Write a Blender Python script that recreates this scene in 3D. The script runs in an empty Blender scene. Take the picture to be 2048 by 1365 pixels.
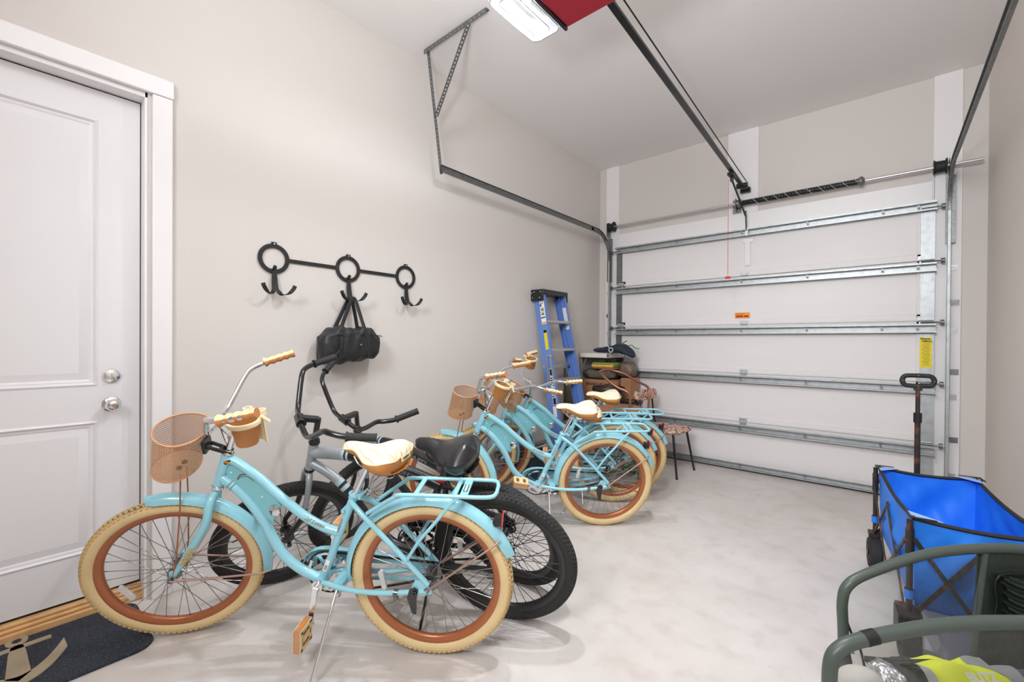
import bpy, math, random
from mathutils import Vector, Matrix
PI = math.pi
S = bpy.context.scene
C = S.collection
random.seed(7)

# ------------------------------------------------------------------ camera
cam_d = bpy.data.cameras.new('camera')
cam = bpy.data.objects.new('camera', cam_d); C.objects.link(cam)
YAW, PITCH, ROLL, FPX = 0.70759, -0.0053, 0.00641, 871.13
fwd = Vector((-math.sin(YAW)*math.cos(PITCH), math.cos(YAW)*math.cos(PITCH), math.sin(PITCH)))
rgt = Vector((math.cos(YAW), math.sin(YAW), 0)); upv = rgt.cross(fwd)
r2 = math.cos(ROLL)*rgt + math.sin(ROLL)*upv; u2 = -math.sin(ROLL)*rgt + math.cos(ROLL)*upv
cam.matrix_world = Matrix(((r2.x, u2.x, -fwd.x, 0), (r2.y, u2.y, -fwd.y, 0), (r2.z, u2.z, -fwd.z, 1.282), (0, 0, 0, 1)))
cam_d.sensor_width = 36; cam_d.lens = 36*FPX/2048
cam_d.shift_y = 7.63/2048
cam_d.clip_start = .02
S.camera = cam

# ------------------------------------------------------------------ world, exposure
wd = bpy.data.worlds.new('world'); S.world = wd; wd.use_nodes = True
wd.node_tree.nodes['Background'].inputs[0].default_value = (.95, .97, 1, 1)
wd.node_tree.nodes['Background'].inputs[1].default_value = .5
S.view_settings.view_transform = 'Standard'; S.view_settings.look = 'None'
S.view_settings.exposure = -0.14; S.view_settings.gamma = 1; S.view_settings.use_curve_mapping = False
S.cycles.max_bounces = 10; S.cycles.diffuse_bounces = 6; S.cycles.transparent_max_bounces = 24
S.cycles.caustics_reflective = False; S.cycles.caustics_refractive = False
S.cycles.use_denoising = True

def lamp(name, loc, power, size, col=(1, 1, 1), rot=(0, 0, 0), shape='DISK', sy=None):
    d = bpy.data.lights.new(name, 'AREA'); d.energy = power; d.size = size; d.color = col; d.shape = shape
    if sy: d.shape = 'RECTANGLE'; d.size_y = sy
    o = bpy.data.objects.new(name, d); C.objects.link(o); o.location = loc; o.rotation_euler = rot
    return o
def aim(o, d, spread):
    o.rotation_mode = 'QUATERNION'; o.rotation_quaternion = Vector(d).normalized().to_track_quat('-Z', 'Y'); o.data.spread = math.radians(spread)
LC = (.945, .98, 1.02)
lamp('ceiling_fill_light', (-.75, -.10, 3.33), 2, .55, LC)  # this and the next: added fill for the made-up ceiling fixtures
lamp('ceiling_fill_light', (-1.0, -1.9, 3.33), 2, .55, LC)
lamp('opener_lamp_light', (-1.345, 1.66, 2.915), 34, .07, LC)
lamp('opener_lamp_light', (-.745, 1.66, 2.915), 44, .07, LC)
aim(lamp('ceiling_bounce_fill_light', (-.50, -.30, 1.75), 38, .35, LC), (-.06, .50, .86), 125)  # added fill aimed upward, brightens the ceiling for soft bounce
aim(lamp('room_fill_light', (-.35, -1.5, 2.95), 55, 1.2, LC), (-.10, .95, -.24), 110)  # added fill from behind the camera, brightens the back of the room

# ------------------------------------------------------------------ materials
def srgb(r, g, b):
    f = lambda c: (c/255)/12.92 if c/255 <= .04045 else ((c/255+.055)/1.055)**2.4
    return (f(r), f(g), f(b), 1)
MATS = {}
def mat(name, col, rough=.5, metal=0., spec=.5, bump=0., bscale=60., var=0., vscale=6., coat=0., trans=0., emit=0., alpha=1., dirt=None, detail=4):
    m = bpy.data.materials.new(name); m.use_nodes = True; nt = m.node_tree; N = nt.nodes; L = nt.links
    b = N['Principled BSDF']; b.inputs['Base Color'].default_value = srgb(*col)
    b.inputs['Roughness'].default_value = rough; b.inputs['Metallic'].default_value = metal
    b.inputs['Specular IOR Level'].default_value = spec
    if coat: b.inputs['Coat Weight'].default_value = coat; b.inputs['Coat Roughness'].default_value = .08
    if trans: b.inputs['Transmission Weight'].default_value = trans; b.inputs['IOR'].default_value = 1.15
    if emit: b.inputs['Emission Color'].default_value = srgb(*col); b.inputs['Emission Strength'].default_value = emit
    if alpha < 1: b.inputs['Alpha'].default_value = alpha
    tc = N.new('ShaderNodeTexCoord')
    if var or dirt:
        nz = N.new('ShaderNodeTexNoise'); nz.inputs['Scale'].default_value = vscale; nz.inputs['Detail'].default_value = detail
        L.new(tc.outputs['Object'], nz.inputs['Vector'])
        mx = N.new('ShaderNodeMix'); mx.data_type = 'RGBA'
        c = srgb(*col); d = srgb(*dirt) if dirt else tuple(x*(1-var) for x in c[:3])+(1,)
        mx.inputs[6].default_value = c; mx.inputs[7].default_value = d
        rp = N.new('ShaderNodeMapRange'); rp.inputs[1].default_value = .45 if not dirt else .52; rp.inputs[2].default_value = .75 if not dirt else .68
        L.new(nz.outputs['Fac'], rp.inputs[0]); L.new(rp.outputs[0], mx.inputs[0]); L.new(mx.outputs[2], b.inputs['Base Color'])
    if bump:
        nb = N.new('ShaderNodeTexNoise'); nb.inputs['Scale'].default_value = bscale; nb.inputs['Detail'].default_value = 5
        L.new(tc.outputs['Object'], nb.inputs['Vector'])
        bp = N.new('ShaderNodeBump'); bp.inputs['Strength'].default_value = bump; bp.inputs['Distance'].default_value = .01
        L.new(nb.outputs['Fac'], bp.inputs['Height']); L.new(bp.outputs[0], b.inputs['Normal'])
    MATS[name] = m
    return m

def checker_mat(name, colA, colB, scale, dist=.0, rough=.7):
    m = mat(name, colA, rough); nt = m.node_tree; N = nt.nodes; L = nt.links
    tc = N.new('ShaderNodeTexCoord'); v = N.new('ShaderNodeTexVoronoi'); v.inputs['Scale'].default_value = scale
    n2 = N.new('ShaderNodeTexNoise'); n2.inputs['Scale'].default_value = scale*.8
    r = N.new('ShaderNodeValToRGB'); r.color_ramp.interpolation = 'CONSTANT'
    e = r.color_ramp.elements; e[0].color = srgb(*colB); e[0].position = 0; e[1].color = srgb(*colA); e[1].position = .045
    v.feature = 'DISTANCE_TO_EDGE'
    mp = N.new('ShaderNodeMixRGB') if False else None
    L.new(tc.outputs['Object'], v.inputs['Vector']); L.new(v.outputs['Distance'], r.inputs[0])
    mx = N.new('ShaderNodeMix'); mx.data_type = 'RGBA'; mx.inputs[7].default_value = srgb(52, 70, 88)
    r2_ = N.new('ShaderNodeMapRange'); r2_.inputs[1].default_value = .60; r2_.inputs[2].default_value = .63
    L.new(tc.outputs['Object'], n2.inputs['Vector']); L.new(n2.outputs['Fac'], r2_.inputs[0]); L.new(r2_.outputs[0], mx.inputs[0])
    L.new(r.outputs[0], mx.inputs[6]); L.new(mx.outputs[2], N['Principled BSDF'].inputs['Base Color'])
    return m

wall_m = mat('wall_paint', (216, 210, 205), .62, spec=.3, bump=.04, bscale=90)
wallr_m = mat('wall_paint_right_lightened', (228, 220, 213), .62, spec=.3, bump=.04, bscale=90)  # same paint as the left wall, colour lightened to replace missing light
ceil_m = mat('ceiling_paint', (241, 238, 236), .8, spec=.2, bump=.05, bscale=120)
white_m = mat('white_trim_paint', (238, 236, 236), .38)
door_m = mat('white_door_paint', (234, 233, 235), .34)
gdoor_m = mat('garage_door_white', (232, 229, 228), .42, spec=.4)
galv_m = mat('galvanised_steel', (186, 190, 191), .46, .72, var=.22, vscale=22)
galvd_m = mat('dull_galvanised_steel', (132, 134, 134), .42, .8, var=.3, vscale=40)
steel_m = mat('bright_steel', (210, 212, 214), .32, .9)
chrome_m = mat('chrome', (235, 236, 238), .06, 1.)
brass_m = mat('aged_brass_steel', (170, 150, 105), .3, .9)
black_m = mat('black_painted_metal', (22, 22, 23), .38, coat=.2)
iron_m = mat('black_wrought_iron', (30, 30, 31), .62, bump=.15, bscale=140)
gloss_m = mat('gloss_black_metal', (14, 14, 15), .18, coat=.6)
satin_m = mat('satin_black_frame', (28, 28, 30), .36, coat=.25)
grey_m = mat('matte_silver_frame', (170, 174, 177), .42, .35)
blueband_m = mat('pale_blue_band', (176, 200, 208), .5)
teal_m = mat('turquoise_frame_paint', (150, 210, 224), .27, coat=.5)
teald_m = mat('turquoise_panel_paint', (130, 196, 204), .34, coat=.3)
tyre_m = mat('cream_tyre_rubber', (226, 200, 150), .7, var=.10, vscale=9, detail=6)
knobc_m = mat('cream_tread_rubber', (206, 176, 124), .8, var=.25, vscale=7, detail=6)
tread_m = mat('dirty_tread_groove', (104, 84, 62), .9)
rim_m = mat('copper_brown_rim', (166, 96, 56), .35, .25, coat=.3)
tyreb_m = mat('black_tyre_rubber', (40, 39, 39), .78, bump=.1, bscale=200)
knobb_m = mat('black_tread_rubber', (52, 51, 50), .85)
spoke_m = mat('spoke_steel', (150, 145, 142), .32, .85)
spokeb_m = mat('black_spoke', (46, 44, 44), .4, .6)
hub_m = mat('hub_steel', (120, 120, 120), .3, .9)
copper_m = mat('rose_copper_fender_stay', (172, 140, 128), .35, .6)
grip_m = mat('brown_rubber_grip', (196, 128, 76), .6)
gripc_m = mat('cream_rubber_grip', (238, 218, 166), .6)
sadb_m = mat('brown_saddle_vinyl', (194, 130, 64), .5, bump=.04, bscale=150)
cup_m = mat('brown_plastic_cup', (186, 124, 66), .45)
cream_m = mat('cream_plastic', (240, 224, 184), .5)
pedal_m = mat('tan_plastic_pedal', (206, 150, 112), .5)
amber_m = mat('amber_reflector', (250, 150, 30), .2, coat=.6)
redref_m = mat('red_reflector', (200, 30, 38), .2, coat=.6)
clearref_m = mat('clear_reflector', (225, 224, 222), .15, coat=.8, alpha=.75)
sadk_m = mat('black_saddle_vinyl', (30, 30, 31), .3, coat=.3)
rubber_m = mat('black_rubber_grip', (38, 38, 39), .7, bump=.2, bscale=260)
chain_m = mat('oily_chain', (52, 48, 44), .5, .6)
paper_m = mat('white_paper', (240, 240, 238), .6)
ink_m = mat('black_ink', (20, 20, 20), .6)
gold_m = mat('gold_lettering', (206, 168, 84), .4)
brown_ink_m = mat('brown_lettering', (150, 104, 78), .5)
yellow_m = mat('yellow_sticker', (238, 214, 30), .5)
orange_m = mat('orange_sticker', (240, 160, 30), .5)
gap_m = mat('shadow_gap_seal', (34, 30, 28), .8)
pvc_m = mat('pale_wood_threshold', (224, 178, 122), .45, var=.22, vscale=16)

def floor_material():
    m = mat('concrete_floor', (206, 200, 196), .55, bump=.05, bscale=60); nt = m.node_tree; N = nt.nodes; L = nt.links
    tc = N.new('ShaderNodeTexCoord')
    a = N.new('ShaderNodeTexNoise'); a.inputs['Scale'].default_value = 1.6; a.inputs['Detail'].default_value = 8; a.inputs['Roughness'].default_value = .6
    b = N.new('ShaderNodeTexNoise'); b.inputs['Scale'].default_value = 9; b.inputs['Detail'].default_value = 8
    sp = N.new('ShaderNodeTexNoise'); sp.inputs['Scale'].default_value = 34; sp.inputs['Detail'].default_value = 3
    for n in (a, b, sp): L.new(tc.outputs['Object'], n.inputs['Vector'])
    m1 = N.new('ShaderNodeMix'); m1.data_type = 'RGBA'; m1.inputs[6].default_value = srgb(220, 214, 210); m1.inputs[7].default_value = srgb(204, 196, 190)
    r1 = N.new('ShaderNodeMapRange'); r1.inputs[1].default_value = .35; r1.inputs[2].default_value = .7
    L.new(a.outputs['Fac'], r1.inputs[0]); L.new(r1.outputs[0], m1.inputs[0])
    m2 = N.new('ShaderNodeMix'); m2.data_type = 'RGBA'; m2.inputs[7].default_value = srgb(186, 178, 171)
    rr = N.new('ShaderNodeMapRange'); rr.inputs[1].default_value = .5; rr.inputs[2].default_value = .8; rr.inputs[4].default_value = .55
    L.new(b.outputs['Fac'], rr.inputs[0]); L.new(rr.outputs[0], m2.inputs[0]); L.new(m1.outputs[2], m2.inputs[6])
    m3 = N.new('ShaderNodeMix'); m3.data_type = 'RGBA'; m3.inputs[7].default_value = srgb(120, 112, 106)
    r3 = N.new('ShaderNodeMapRange'); r3.inputs[1].default_value = .745; r3.inputs[2].default_value = .79; r3.inputs[4].default_value = .6
    L.new(sp.outputs['Fac'], r3.inputs[0]); L.new(r3.outputs[0], m3.inputs[0]); L.new(m2.outputs[2], m3.inputs[6])
    L.new(m3.outputs[2], N['Principled BSDF'].inputs['Base Color'])
    return m
floor_m = floor_material()

def saddle_top_material():
    m = mat('quilted_cream_vinyl', (250, 238, 208), .5); nt = m.node_tree; N = nt.nodes; L = nt.links
    tc = N.new('ShaderNodeTexCoord'); outs = []
    for ang in (35, -35):
        mp = N.new('ShaderNodeMapping'); mp.inputs['Rotation'].default_value = (0, 0, math.radians(ang)); L.new(tc.outputs['Object'], mp.inputs[0])
        w = N.new('ShaderNodeTexWave'); w.wave_profile = 'SIN'; w.bands_direction = 'Y'; w.inputs['Scale'].default_value = 11
        L.new(mp.outputs[0], w.inputs['Vector'])
        r = N.new('ShaderNodeMapRange'); r.inputs[1].default_value = .0; r.inputs[2].default_value = .035; r.inputs[3].default_value = 1; r.inputs[4].default_value = 0
        L.new(w.outputs['Fac'], r.inputs[0]); outs.append(r)
    mm = N.new('ShaderNodeMath'); mm.operation = 'MAXIMUM'; L.new(outs[0].outputs[0], mm.inputs[0]); L.new(outs[1].outputs[0], mm.inputs[1])
    mx = N.new('ShaderNodeMix'); mx.data_type = 'RGBA'; mx.inputs[6].default_value = srgb(250, 238, 208); mx.inputs[7].default_value = srgb(206, 178, 138)
    L.new(mm.outputs[0], mx.inputs[0]); L.new(mx.outputs[2], N['Principled BSDF'].inputs['Base Color'])
    return m
sadc_m = saddle_top_material()

def mesh_mat(name, col, nu, nv, fill=.3, metal=.3):
    """woven diamond wire mesh with real see-through holes, laid out on the basket's own UVs"""
    m = mat(name, col, .5, metal); nt = m.node_tree; N = nt.nodes; L = nt.links
    uv = N.new('ShaderNodeUVMap'); sx = N.new('ShaderNodeSeparateXYZ'); L.new(uv.outputs[0], sx.inputs[0])
    def mth(op, a, b=None):
        n = N.new('ShaderNodeMath'); n.operation = op
        for i, x in enumerate((a, b)):
            if x is None: continue
            if isinstance(x, (int, float)): n.inputs[i].default_value = x
            else: L.new(x, n.inputs[i])
        return n.outputs[0]
    U = mth('MULTIPLY', sx.outputs[0], nu); V = mth('MULTIPLY', sx.outputs[1], nv)
    res = []
    for s in ('ADD', 'SUBTRACT'):
        f = mth('FRACT', mth(s, U, V)); res.append(mth('LESS_THAN', mth('ABSOLUTE', mth('SUBTRACT', f, .5)), fill/2))
    hit = mth('MAXIMUM', res[0], res[1])
    tr = N.new('ShaderNodeBsdfTransparent'); ms = N.new('ShaderNodeMixShader')
    L.new(hit, ms.inputs[0]); L.new(tr.outputs[0], ms.inputs[1]); L.new(N['Principled BSDF'].outputs[0], ms.inputs[2])
    L.new(ms.outputs[0], N['Material Output'].inputs[0])
    return m
basket_m = mesh_mat('copper_wire_mesh', (200, 148, 98), 72, 20, .36)
baskrim_m = mat('copper_basket_rim', (214, 160, 118), .45, .2)
wireblack_m = mesh_mat('black_wire_mesh', (24, 24, 24), 30, 7, .3)

def vinyl_material(name='clear_vinyl', tint=(236, 238, 236), haze=.07):
    m = bpy.data.materials.new(name); m.use_nodes = True; N = m.node_tree.nodes; L = m.node_tree.links
    tr = N.new('ShaderNodeBsdfTransparent'); tr.inputs[0].default_value = srgb(*tint)
    gl = N.new('ShaderNodeBsdfGlossy'); gl.inputs['Roughness'].default_value = .08
    df = N.new('ShaderNodeBsdfDiffuse'); df.inputs[0].default_value = srgb(210, 212, 208)
    nz = N.new('ShaderNodeTexNoise'); nz.inputs['Scale'].default_value = 5; nz.inputs['Detail'].default_value = 4; nz.inputs['Distortion'].default_value = 1.5
    bp = N.new('ShaderNodeBump'); bp.inputs['Strength'].default_value = .5; bp.inputs['Distance'].default_value = .05
    tc = N.new('ShaderNodeTexCoord'); L.new(tc.outputs['Object'], nz.inputs['Vector']); L.new(nz.outputs['Fac'], bp.inputs['Height']); L.new(bp.outputs[0], gl.inputs['Normal'])
    fr = N.new('ShaderNodeFresnel'); fr.inputs[0].default_value = 1.35; L.new(bp.outputs[0], fr.inputs['Normal'])
    m1 = N.new('ShaderNodeMixShader'); L.new(fr.outputs[0], m1.inputs[0]); L.new(tr.outputs[0], m1.inputs[1]); L.new(gl.outputs[0], m1.inputs[2])
    m2 = N.new('ShaderNodeMixShader'); m2.inputs[0].default_value = haze; L.new(m1.outputs[0], m2.inputs[1]); L.new(df.outputs[0], m2.inputs[2])
    L.new(m2.outputs[0], N['Material Output'].inputs[0])
    return m

# ------------------------------------------------------------------ mesh helpers
def frames(pts, closed=False):
    n = len(pts); T = []
    for i in range(n):
        a = pts[(i-1) % n] if (closed or i > 0) else pts[i]
        b = pts[(i+1) % n] if (closed or i < n-1) else pts[i]
        T.append((b-a).normalized())
    ref = Vector((0, 0, 1)) if abs(T[0].z) < .9 else Vector((0, 1, 0))
    u = T[0].cross(ref).normalized(); U = [u]
    for i in range(1, n):
        q = T[i-1].rotation_difference(T[i]); u = q @ U[-1]; u = (u - T[i]*u.dot(T[i])).normalized(); U.append(u)
    return T, U
def catmull(P, sub=6, closed=False):
    P = [Vector(p) for p in P]; n = len(P); out = []
    rng = range(n) if closed else range(n-1)
    for i in rng:
        p0 = P[(i-1) % n] if closed or i > 0 else P[0]*2-P[1]
        p1 = P[i]; p2 = P[(i+1) % n]
        p3 = P[(i+2) % n] if closed or i+2 < n else P[-1]*2-P[-2]
        for k in range(sub):
            t = k/sub
            out.append(.5*((2*p1)+(-p0+p2)*t+(2*p0-5*p1+4*p2-p3)*t*t+(-p0+3*p1-3*p2+p3)*t**3))
    if not closed: out.append(P[-1])
    return out
class MB:
    def __init__(s): s.v = []; s.f = []; s.m = []; s.uv = {}; s.cur = 0
    def add(s, vs, fs):
        o = len(s.v); s.v += [tuple(v) for v in vs]
        for f in fs: s.f.append([i+o for i in f]); s.m.append(s.cur)
        return s
    def mi(s, i): s.cur = i; return s
    def box(s, c, d, M=None, taper=1.):
        x, y, z = [q/2 for q in d]; vs = []
        for k in (-1, 1):
            t = taper if k > 0 else 1
            for (i, j) in ((-1, -1), (1, -1), (1, 1), (-1, 1)): vs.append(Vector((i*x*t, j*y*t, k*z)))
        if M is not None: vs = [M @ v for v in vs]
        vs = [v+Vector(c) for v in vs]
        return s.add(vs, [[0, 3, 2, 1], [4, 5, 6, 7], [0, 1, 5, 4], [1, 2, 6, 5], [2, 3, 7, 6], [3, 0, 4, 7]])
    def bx(s, x0, x1, y0, y1, z0, z1):
        return s.box(((x0+x1)/2, (y0+y1)/2, (z0+z1)/2), (abs(x1-x0), abs(y1-y0), abs(z1-z0)))
    def bar(s, a, b, w, t, up=(0, 0, 1)):
        """flat bar from a to b, w wide across, t thick along 'up'"""
        a = Vector(a); b = Vector(b); d = (b-a); L = d.length; d.normalize(); up = Vector(up); sd = d.cross(up)
        if sd.length < 1e-4: sd = d.cross(Vector((1, 0, 0)))
        sd.normalize(); u = sd.cross(d)
        M = Matrix((d, sd, u)).transposed()
        return s.box((a+b)/2, (L, w, t), M)
    def tube(s, P, r, seg=10, closed=False, sub=0, caps=True, flat=None, updir=None):
        P = [Vector(p) for p in P]
        if sub:
            n0 = len(P)
            if not isinstance(r, (int, float)):
                rr = []
                for i in range(n0-1 if not closed else n0):
                    for k in range(sub): rr.append(r[i]+(r[(i+1) % n0]-r[i])*k/sub)
                if not closed: rr.append(r[-1])
                r = rr
            P = catmull(P, sub, closed)
        if isinstance(r, (int, float)): r = [r]*len(P)
        T, U = frames(P, closed); vs = []; fs = []; n = len(P)
        for i in range(n):
            u = U[i]
            if updir is not None:
                w_ = T[i].cross(Vector(updir)); u = w_.normalized() if w_.length > 1e-5 else u
            w = T[i].cross(u)
            for k in range(seg):
                a = 2*PI*k/seg; fl = 1 if flat is None else flat
                vs.append(P[i]+u*math.cos(a)*r[i]+w*math.sin(a)*r[i]*fl)
        for i in range(n if closed else n-1):
            j = (i+1) % n; sh = 0
            if closed and j == 0 and updir is None:
                best = 1e9
                for q in range(seg):
                    d = (Vector(vs[i*seg])-Vector(vs[q])).length
                    if d < best: best = d; sh = q
            for k in range(seg):
                fs.append([i*seg+k, i*seg+(k+1) % seg, j*seg+(k+1+sh) % seg, j*seg+(k+sh) % seg])
        if caps and not closed:
            fs.append([k for k in range(seg)][::-1]); fs.append([(n-1)*seg+k for k in range(seg)])
        return s.add(vs, fs)
    def cyl(s, a, b, r, r2_=None, seg=16): return s.tube([a, b], [r, r if r2_ is None else r2_], seg)
    def lathe(s, prof, c=(0, 0, 0), axis=(0, 0, 1), seg=24, closed_prof=False, sx=1., sy=1., ref=None, a0=0, a1=2*PI):
        ax = Vector(axis).normalized(); rf = Vector(ref) if ref else (Vector((1, 0, 0)) if abs(ax.x) < .9 else Vector((0, 1, 0)))
        u = (rf-ax*rf.dot(ax)).normalized(); w = ax.cross(u); c = Vector(c); vs = []; fs = []
        full = abs(a1-a0-2*PI) < 1e-4; n = seg if full else seg+1
        for k in range(n):
            a = a0+(a1-a0)*k/seg
            for (r, z) in prof: vs.append(c+u*math.cos(a)*r*sx+w*math.sin(a)*r*sy+ax*z)
        m = len(prof)
        for k in range(seg):
            kk = (k+1) % n
            for i in range(m if closed_prof else m-1):
                j = (i+1) % m; fs.append([k*m+i, kk*m+i, kk*m+j, k*m+j])
        if not full and closed_prof:
            fs.append([i for i in range(m)]); fs.append([(n-1)*m+i for i in range(m)][::-1])
        return s.add(vs, fs)
    def torus(s, c, axis, R, r, seg=48, sec=12):
        return s.lathe([(R+r*math.cos(2*PI*i/sec), r*math.sin(2*PI*i/sec)) for i in range(sec)], c, axis, seg, True)
    def prism(s, poly, M, t):
        """2-D outline, placed by matrix M (x,y,0), thickness t along local z"""
        n = len(poly); vs = [M @ Vector((x, y, -t/2)) for x, y in poly]+[M @ Vector((x, y, t/2)) for x, y in poly]
        fs = [list(range(n))[::-1], list(range(n, 2*n))]+[[i, (i+1) % n, n+(i+1) % n, n+i] for i in range(n)]
        return s.add(vs, fs)
    def grid(s, fn, nu, nv, cu=False, cv=False, uv=False, flip=False):
        vs = []; fs = []; o = len(s.v)
        for i in range(nu+(0 if cu else 1)):
            for j in range(nv+(0 if cv else 1)): vs.append(fn(i/nu, j/nv))
        m = nv+(0 if cv else 1); n = nu+(0 if cu else 1)
        for i in range(nu):
            for j in range(nv):
                a = i*m+j; b = ((i+1) % n)*m+j; c = ((i+1) % n)*m+(j+1) % m; d = i*m+(j+1) % m
                q = [a, b, c, d]; uvq = [(i/nu, j/nv), ((i+1)/nu, j/nv), ((i+1)/nu, (j+1)/nv), (i/nu, (j+1)/nv)]
                if flip: q = q[::-1]; uvq = uvq[::-1]
                if uv: s.uv[len(s.f)+len(fs)] = uvq
                fs.append(q)
        return s.add(vs, fs)
    def xf(s, M, start=0):
        for i in range(start, len(s.v)): s.v[i] = tuple(M @ Vector(s.v[i]))
        return s
    def mesh(s, name, ms, ang=40, flat=False):
        me = bpy.data.meshes.new(name); me.from_pydata(s.v, [], s.f)
        for m in (ms if isinstance(ms, (list, tuple)) else [ms]): me.materials.append(m)
        me.polygons.foreach_set('material_index', s.m)
        if s.uv:
            l = me.uv_layers.new(name='UVMap')
            for fi, q in s.uv.items():
                p = me.polygons[fi]
                for k, li in enumerate(p.loop_indices): l.data[li].uv = q[k]
        me.validate(clean_customdata=False); me.update()
        if not flat:
            me.polygons.foreach_set('use_smooth', [True]*len(me.polygons)); me.set_sharp_from_angle(angle=math.radians(ang))
        return me
    def build(s, name, ms, parent=None, ang=40, loc=None, M=None, flat=False):
        return link(name, s.mesh(name, ms, ang, flat), parent, loc, M)
def link(name, me, parent=None, loc=None, M=None):
    o = bpy.data.objects.new(name, me); C.objects.link(o)
    if parent: o.parent = parent
    if M is not None: o.matrix_basis = M
    elif loc is not None: o.location = loc
    return o
def tag(o, label, cat, group=None):
    o['label'] = label; o['category'] = cat
    if group: o['group'] = group
    return o
def struct(o): o['kind'] = 'structure'; return o
def thing(name, label, cat, loc=(0, 0, 0), rz=0, group=None, rx=0):
    o = bpy.data.objects.new(name, None); C.objects.link(o); o.location = loc; o.rotation_euler = (rx, 0, rz)
    o.empty_display_size = .1
    return tag(o, label, cat, group)
def bevel(o, w=.004, seg=2):
    b = o.modifiers.new('bevel', 'BEVEL'); b.width = w; b.segments = seg; b.limit_method = 'ANGLE'; b.angle_limit = math.radians(35); return o
_txt = {}
def text(name, body, size, m, parent, M, ext=.0004, shear=0., sx=1., bold=0.):
    key = (body, size, shear, sx, bold)
    if key not in _txt:
        cu = bpy.data.curves.new('t', 'FONT'); cu.body = body; cu.size = size; cu.extrude = ext; cu.align_x = 'CENTER'; cu.align_y = 'CENTER'
        cu.shear = shear; cu.offset = bold; cu.resolution_u = 3
        to = bpy.data.objects.new('t', cu); C.objects.link(to)
        dg = bpy.context.evaluated_depsgraph_get(); me = bpy.data.meshes.new_from_object(to.evaluated_get(dg))
        bpy.data.objects.remove(to)
        for v in me.vertices: v.co.x *= sx
        me.materials.clear(); me.materials.append(m); _txt[key] = me
    return link(name, _txt[key], parent, M=M)
def basis(x, y, loc):
    """matrix whose local x,y axes are given (z = x cross y)"""
    x = Vector(x).normalized(); y = Vector(y); y = (y-x*y.dot(x)).normalized(); z = x.cross(y)
    M = Matrix((x, y, z)).transposed().to_4x4(); M.translation = Vector(loc); return M

# ================================================================== ROOM
XL, XR, YB, ZC = -2.752, .595, 4.92, 3.457
YF = -3.2
b = MB().bx(XL-.6, XR+.3, YF-.2, YB+.3, -.2, 0); struct(b.build('floor', floor_m))
b = MB().bx(XL-.6, XR+.3, YF-.2, YB+.3, ZC, ZC+.15); struct(b.build('ceiling', ceil_m))
DY0, DY1, DZT = -.50, .462, 2.50     # entry door opening
b = MB().bx(XL-.12, XL, DY1, YB+.2, 0, ZC).bx(XL-.12, XL, YF, DY0, 0, ZC).bx(XL-.12, XL, DY0, DY1, DZT, ZC)
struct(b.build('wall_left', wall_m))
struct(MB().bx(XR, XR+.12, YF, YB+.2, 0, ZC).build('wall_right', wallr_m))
struct(MB().bx(XL-.12, XR+.12, YF-.12, YF, 0, ZC).build('wall_front', wall_m))
GX0, GX1, GZ = -2.46, .30, 2.46
b = MB().bx(XL-.12, GX0, YB, YB+.12, 0, ZC).bx(GX1, XR+.12, YB, YB+.12, 0, ZC).bx(GX0, GX1, YB, YB+.12, GZ, ZC)
struct(b.build('wall_back', wall_m))
# white boards on the back wall
n = 1
for (x0, x1, z0, z1) in ((-2.655, -2.484, 0, ZC), (-1.255, -.969, 2.615, ZC), (.288, .455, 0, ZC), (-2.484, .288, 2.42, 2.615)):
    struct(bevel(MB().bx(x0, x1, YB-.02, YB, z0, z1).build('trim_%d' % n, white_m), .003)); n += 1
# baseboards
struct(bevel(MB().bx(XL, XL+.014, .557, YB, 0, .10).build('baseboard_left', white_m), .003))
struct(bevel(MB().bx(XR-.014, XR, YF, YB, 0, .10).build('baseboard_right', white_m), .003))

# ------------------------------------------------------------------ entry door (left wall)
d = struct(bpy.data.objects.new('door_1', None)); C.objects.link(d); d.location = (XL, 0, 0)
XD = -.085   # face of the leaf, local x
LY0, LY1, LZ0, LZ1 = -.478, .446, .08, 2.462
def raised_panel(mb, x, y0, y1, z0, z1):
    """moulded groove and raised field"""
    def ring(a, bb, xa, xb):
        v = []
        for (o, xx) in ((a, xa), (bb, xb)):
            v += [(xx, y0+o, z0+o), (xx, y1-o, z0+o), (xx, y1-o, z1-o), (xx, y0+o, z1-o)]
        mb.add(v, [[0, 1, 5, 4], [1, 2, 6, 5], [2, 3, 7, 6], [3, 0, 4, 7]])
    ring(-.004, .006, x, x+.005); ring(.006, .014, x+.005, x-.006); ring(.014, .022, x-.006, x-.006); ring(.022, .03, x-.006, x-.010); ring(.03, .062, x-.010, x+.0)
    o = .062; mb.add([(x, y0+o, z0+o), (x, y1-o, z0+o), (x, y1-o, z1-o), (x, y0+o, z1-o)], [[0, 1, 2, 3]])
mb = MB(); py0, py1 = LY0+.16, LY1-.155
PZ = ((.28, .895), (1.065, 2.32))
mb.add([(XD, LY0, LZ0), (XD, py0, LZ0), (XD, py0, LZ1), (XD, LY0, LZ1)], [[0, 1, 2, 3]])
mb.add([(XD, py1, LZ0), (XD, LY1, LZ0), (XD, LY1, LZ1), (XD, py1, LZ1)], [[0, 1, 2, 3]])
zz = [LZ0, PZ[0][0], PZ[0][1], PZ[1][0], PZ[1][1], LZ1]
for a, bb in ((zz[0], zz[1]), (zz[2], zz[3]), (zz[4], zz[5])): mb.add([(XD, py0, a), (XD, py1, a), (XD, py1, bb), (XD, py0, bb)], [[0, 1, 2, 3]])
for a, bb in PZ: raised_panel(mb, XD, py0, py1, a, bb)
mb.bx(XD-.042, XD-.012, LY0, LY1, LZ0, LZ1)
leaf = mb.build('door_leaf', door_m, d, 25)
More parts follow.
